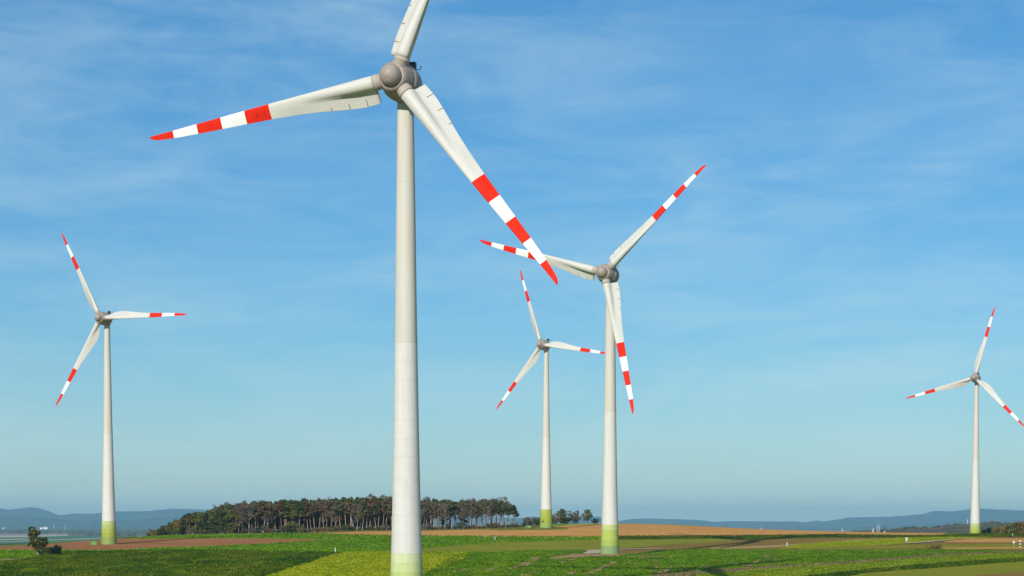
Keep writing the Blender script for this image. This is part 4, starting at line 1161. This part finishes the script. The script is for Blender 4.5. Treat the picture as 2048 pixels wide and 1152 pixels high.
m_post = mat_noise('post_white', [(0.58, 0.58, 0.56), (0.66, 0.66, 0.64)], scale=2, rough=.5)
m_postg = mat_noise('post_grey', [(0.36, 0.36, 0.36), (0.44, 0.44, 0.44)], scale=2, rough=.6)
m_postb = mat_noise('post_blue_white', [(0.50, 0.56, 0.70), (0.58, 0.63, 0.74)], scale=2, rough=.5)
def post(px, py, hpx, wpx, style, label):
    x, d = ground(px, py)
    s_ = FPX / d
    h = hpx / s_; w = wpx / s_ / 2
    root = link('marker_post', None, None, (x, d, hz(x, d)))
    tag(root, label, 'post')
    b_ = MB()
    if style == 'plain':
        b_.tube((0, 0, -.3), (0, 0, h * .93), w, w * .9, 8); b_.build('shaft', m_post, root)
        b_ = MB(); b_.tube((0, 0, h * .93), (0, 0, h), w * 1.25, w * .7, 8); b_.build('cap', m_postg, root)
    elif style == 'box':
        b_.tube((0, 0, -.3), (0, 0, h * .5), w * .4, w * .4, 8); b_.build('shaft', m_postg, root)
        b_ = MB(); b_.box(-w, w, -w * .6, w * .6, h * .42, h * .72, 0, .02); b_.build('lower_box', m_post, root)
        b_ = MB(); b_.box(-w * 1.15, w * 1.15, -w * .7, w * .7, h * .74, h, 0, .02); b_.build('upper_box', m_post, root)
    elif style == 'round':
        b_.tube((0, 0, -.3), (0, 0, h * .7), w * .35, w * .35, 8); b_.build('shaft', m_postg, root)
        b_ = MB(); b_.tube((0, -.06, h * .8), (0, .06, h * .8), h * .2, h * .2, 16); b_.build('disc', m_post, root)
    elif style == 'striped':
        for k in range(5):
            b_ = MB(); wk = w * (1.35 if k == 4 else 1)
            b_.tube((0, 0, h * k / 5 - (.3 if k == 0 else 0)), (0, 0, h * (k + 1) / 5 - .003), wk, wk, 10)
            b_.build('band', [m_post, m_dark][k % 2], root)
for p in [(671, 1106, 11, 2.2, 'plain', 'white marker post at the corner of the dark green field'),
          (990, 1082, 9, 1.6, 'plain', 'thin white marker post in the green strip below the wood'),
          (1574, 1093, 9, 2.2, 'plain', 'pale marker post in the stubble field right of the second turbine'),
          (1813, 1087, 12, 3.4, 'box', 'white double box post at the start of the gravel path'),
          (2025, 1074.5, 7, 1.6, 'plain', 'small grey post by a dark bush near the right edge'),
          (2027.5, 1094, 12, 3.0, 'round', 'post with a round white disc at the right edge'),
          (2040.5, 1095, 14, 3.6, 'striped', 'black and white striped post at the right edge'),
          (66, 1114, 4.5, 1.4, 'plain', 'short white post at the foot of the lone tree'),
          (1523, 1059, 4, 1.6, 'plain', 'tiny post on the skyline of the pale ploughed field')]:
    post(*p)

m_far_white = mat_noise('far_white_wall', [(0.80, 0.80, 0.78), (0.86, 0.86, 0.84)], scale=.05, rough=.6)
m_far_roof = mat_noise('far_roof', [(0.42, 0.38, 0.36), (0.5, 0.46, 0.44)], scale=.05, rough=.8)
def warehouse(px, py, d, wpx, hpx, label):
    s_ = FPX / d; x = at_px(px, d); z = (HOR - py) / s_
    w, h = wpx / s_ / 2, hpx / s_
    root = link('warehouse', None, None, (x, d, PLAIN)); tag(root, label, 'building', 'far white buildings')
    top_ = z - PLAIN + h
    b_ = MB(); b_.box(-w, w, -8, 8, 0, top_, 0, .3); b_.build('wall', m_far_white, root)
    b_ = MB(); b_.add([(-w - .5, -8.5, top_ + .05), (w + .5, -8.5, top_ + .05), (w + .5, 8.5, top_ + .05), (-w - .5, 8.5, top_ + .05), (-w - .5, 0, top_ + 2.2), (w + .5, 0, top_ + 2.2)], [(0, 1, 5, 4), (2, 3, 4, 5), (0, 4, 3), (1, 2, 5), (3, 2, 1, 0)])
    b_.build('roof', m_far_roof, root)
warehouse(84, 1057.3, 15600, 5, 2.2, 'smaller white building on the far plain, left of its neighbour')
warehouse(92.5, 1057.3, 15600, 8, 3.0, 'wide white building on the far plain above the lone tree')
warehouse(8, 1057.5, 15600, 3, 2.0, 'small white building on the far plain at the left edge')
def mast(px, ytop, ybot, d, wpx, label, mat, name='mast', dark_top=False, ground_z=PLAIN):
    s_ = FPX / d; x = at_px(px, d)
    zt = (HOR - ytop) / s_; w = wpx / s_ / 2
    root = link(name, None, None, (x, d, ground_z)); tag(root, label, name.replace('_', ' '))
    hh = zt - ground_z
    b_ = MB(); b_.tube((0, 0, 0), (0, 0, hh * (.86 if dark_top else 1)), w * 1.1, w, 12); b_.build('shaft', mat, root)
    b_ = MB()
    if dark_top: b_.tube((0, 0, hh * .862), (0, 0, hh), w * .8, w * .55, 12)
    else: b_.tube((0, 0, hh * 1.0005), (0, 0, hh * 1.03), w * .5, w * .3, 8)
    b_.build('tip', m_dark if dark_top else mat, root)
mast(1768.5, 1051.5, 1063, 2600, 2.8, 'white chimney with a black top behind the ploughed field', m_post, 'chimney', True)
mast(1753.5, 1050.5, 1063, 3200, 1.0, 'left one of a pair of thin pale masts on the skyline', m_post)
mast(1757.5, 1050.5, 1063, 3200, 1.0, 'right one of a pair of thin pale masts on the skyline', m_post)
mast(1745.5, 1058.0, 1063, 3200, 2.4, 'short pale silo left of the pair of masts', m_post, 'silo')
mast(1684, 1058.0, 1063, 3200, 1.6, 'lone short pale mast left of the silo', m_post)
mast(1908.5, 1040.5, 1052, 4300, 1.0, 'dark thin mast on the wooded hill', m_dark, ground_z=-4)
mast(1934, 1039, 1050, 4300, 1.4, 'pale mast on the wooded hill beside the right turbine', m_post, ground_z=-2)
mast(109, 1050, 1059, 15400, 1.0, 'pale far mast right of the white buildings', m_post)
mast(131, 1050.5, 1058, 15400, 1.0, 'pale far mast farther right of the white buildings', m_post)
mast(189, 1045, 1060, 10500, 1.0, 'dark far pylon left of the left turbine', m_dark, 'pylon')

# ------------------------------------------------------------------ the air
hb = MB()
hb.box(-21500, 21500, -3000, 35500, PLAIN - 12, 260)
haze = hb.build('haze', bpy.data.materials.new('haze_air'))
hm = haze.data.materials[0]
hm.use_nodes = True
hn = hm.node_tree
hn.nodes.remove(hn.nodes['Principled BSDF'])
pv = hn.nodes.new('ShaderNodeVolumePrincipled')
pv.inputs['Density'].default_value = 4.2e-5
pv.inputs['Color'].default_value = (0.38, 0.76, 1.0, 1)
pv.inputs['Anisotropy'].default_value = 0.0
pv.inputs['Density Attribute'].default_value = ''
hn.links.new(pv.outputs[0], hn.nodes['Material Output'].inputs['Volume'])
tag(haze, 'thin blue haze over the whole landscape', None, None, 'stuff')
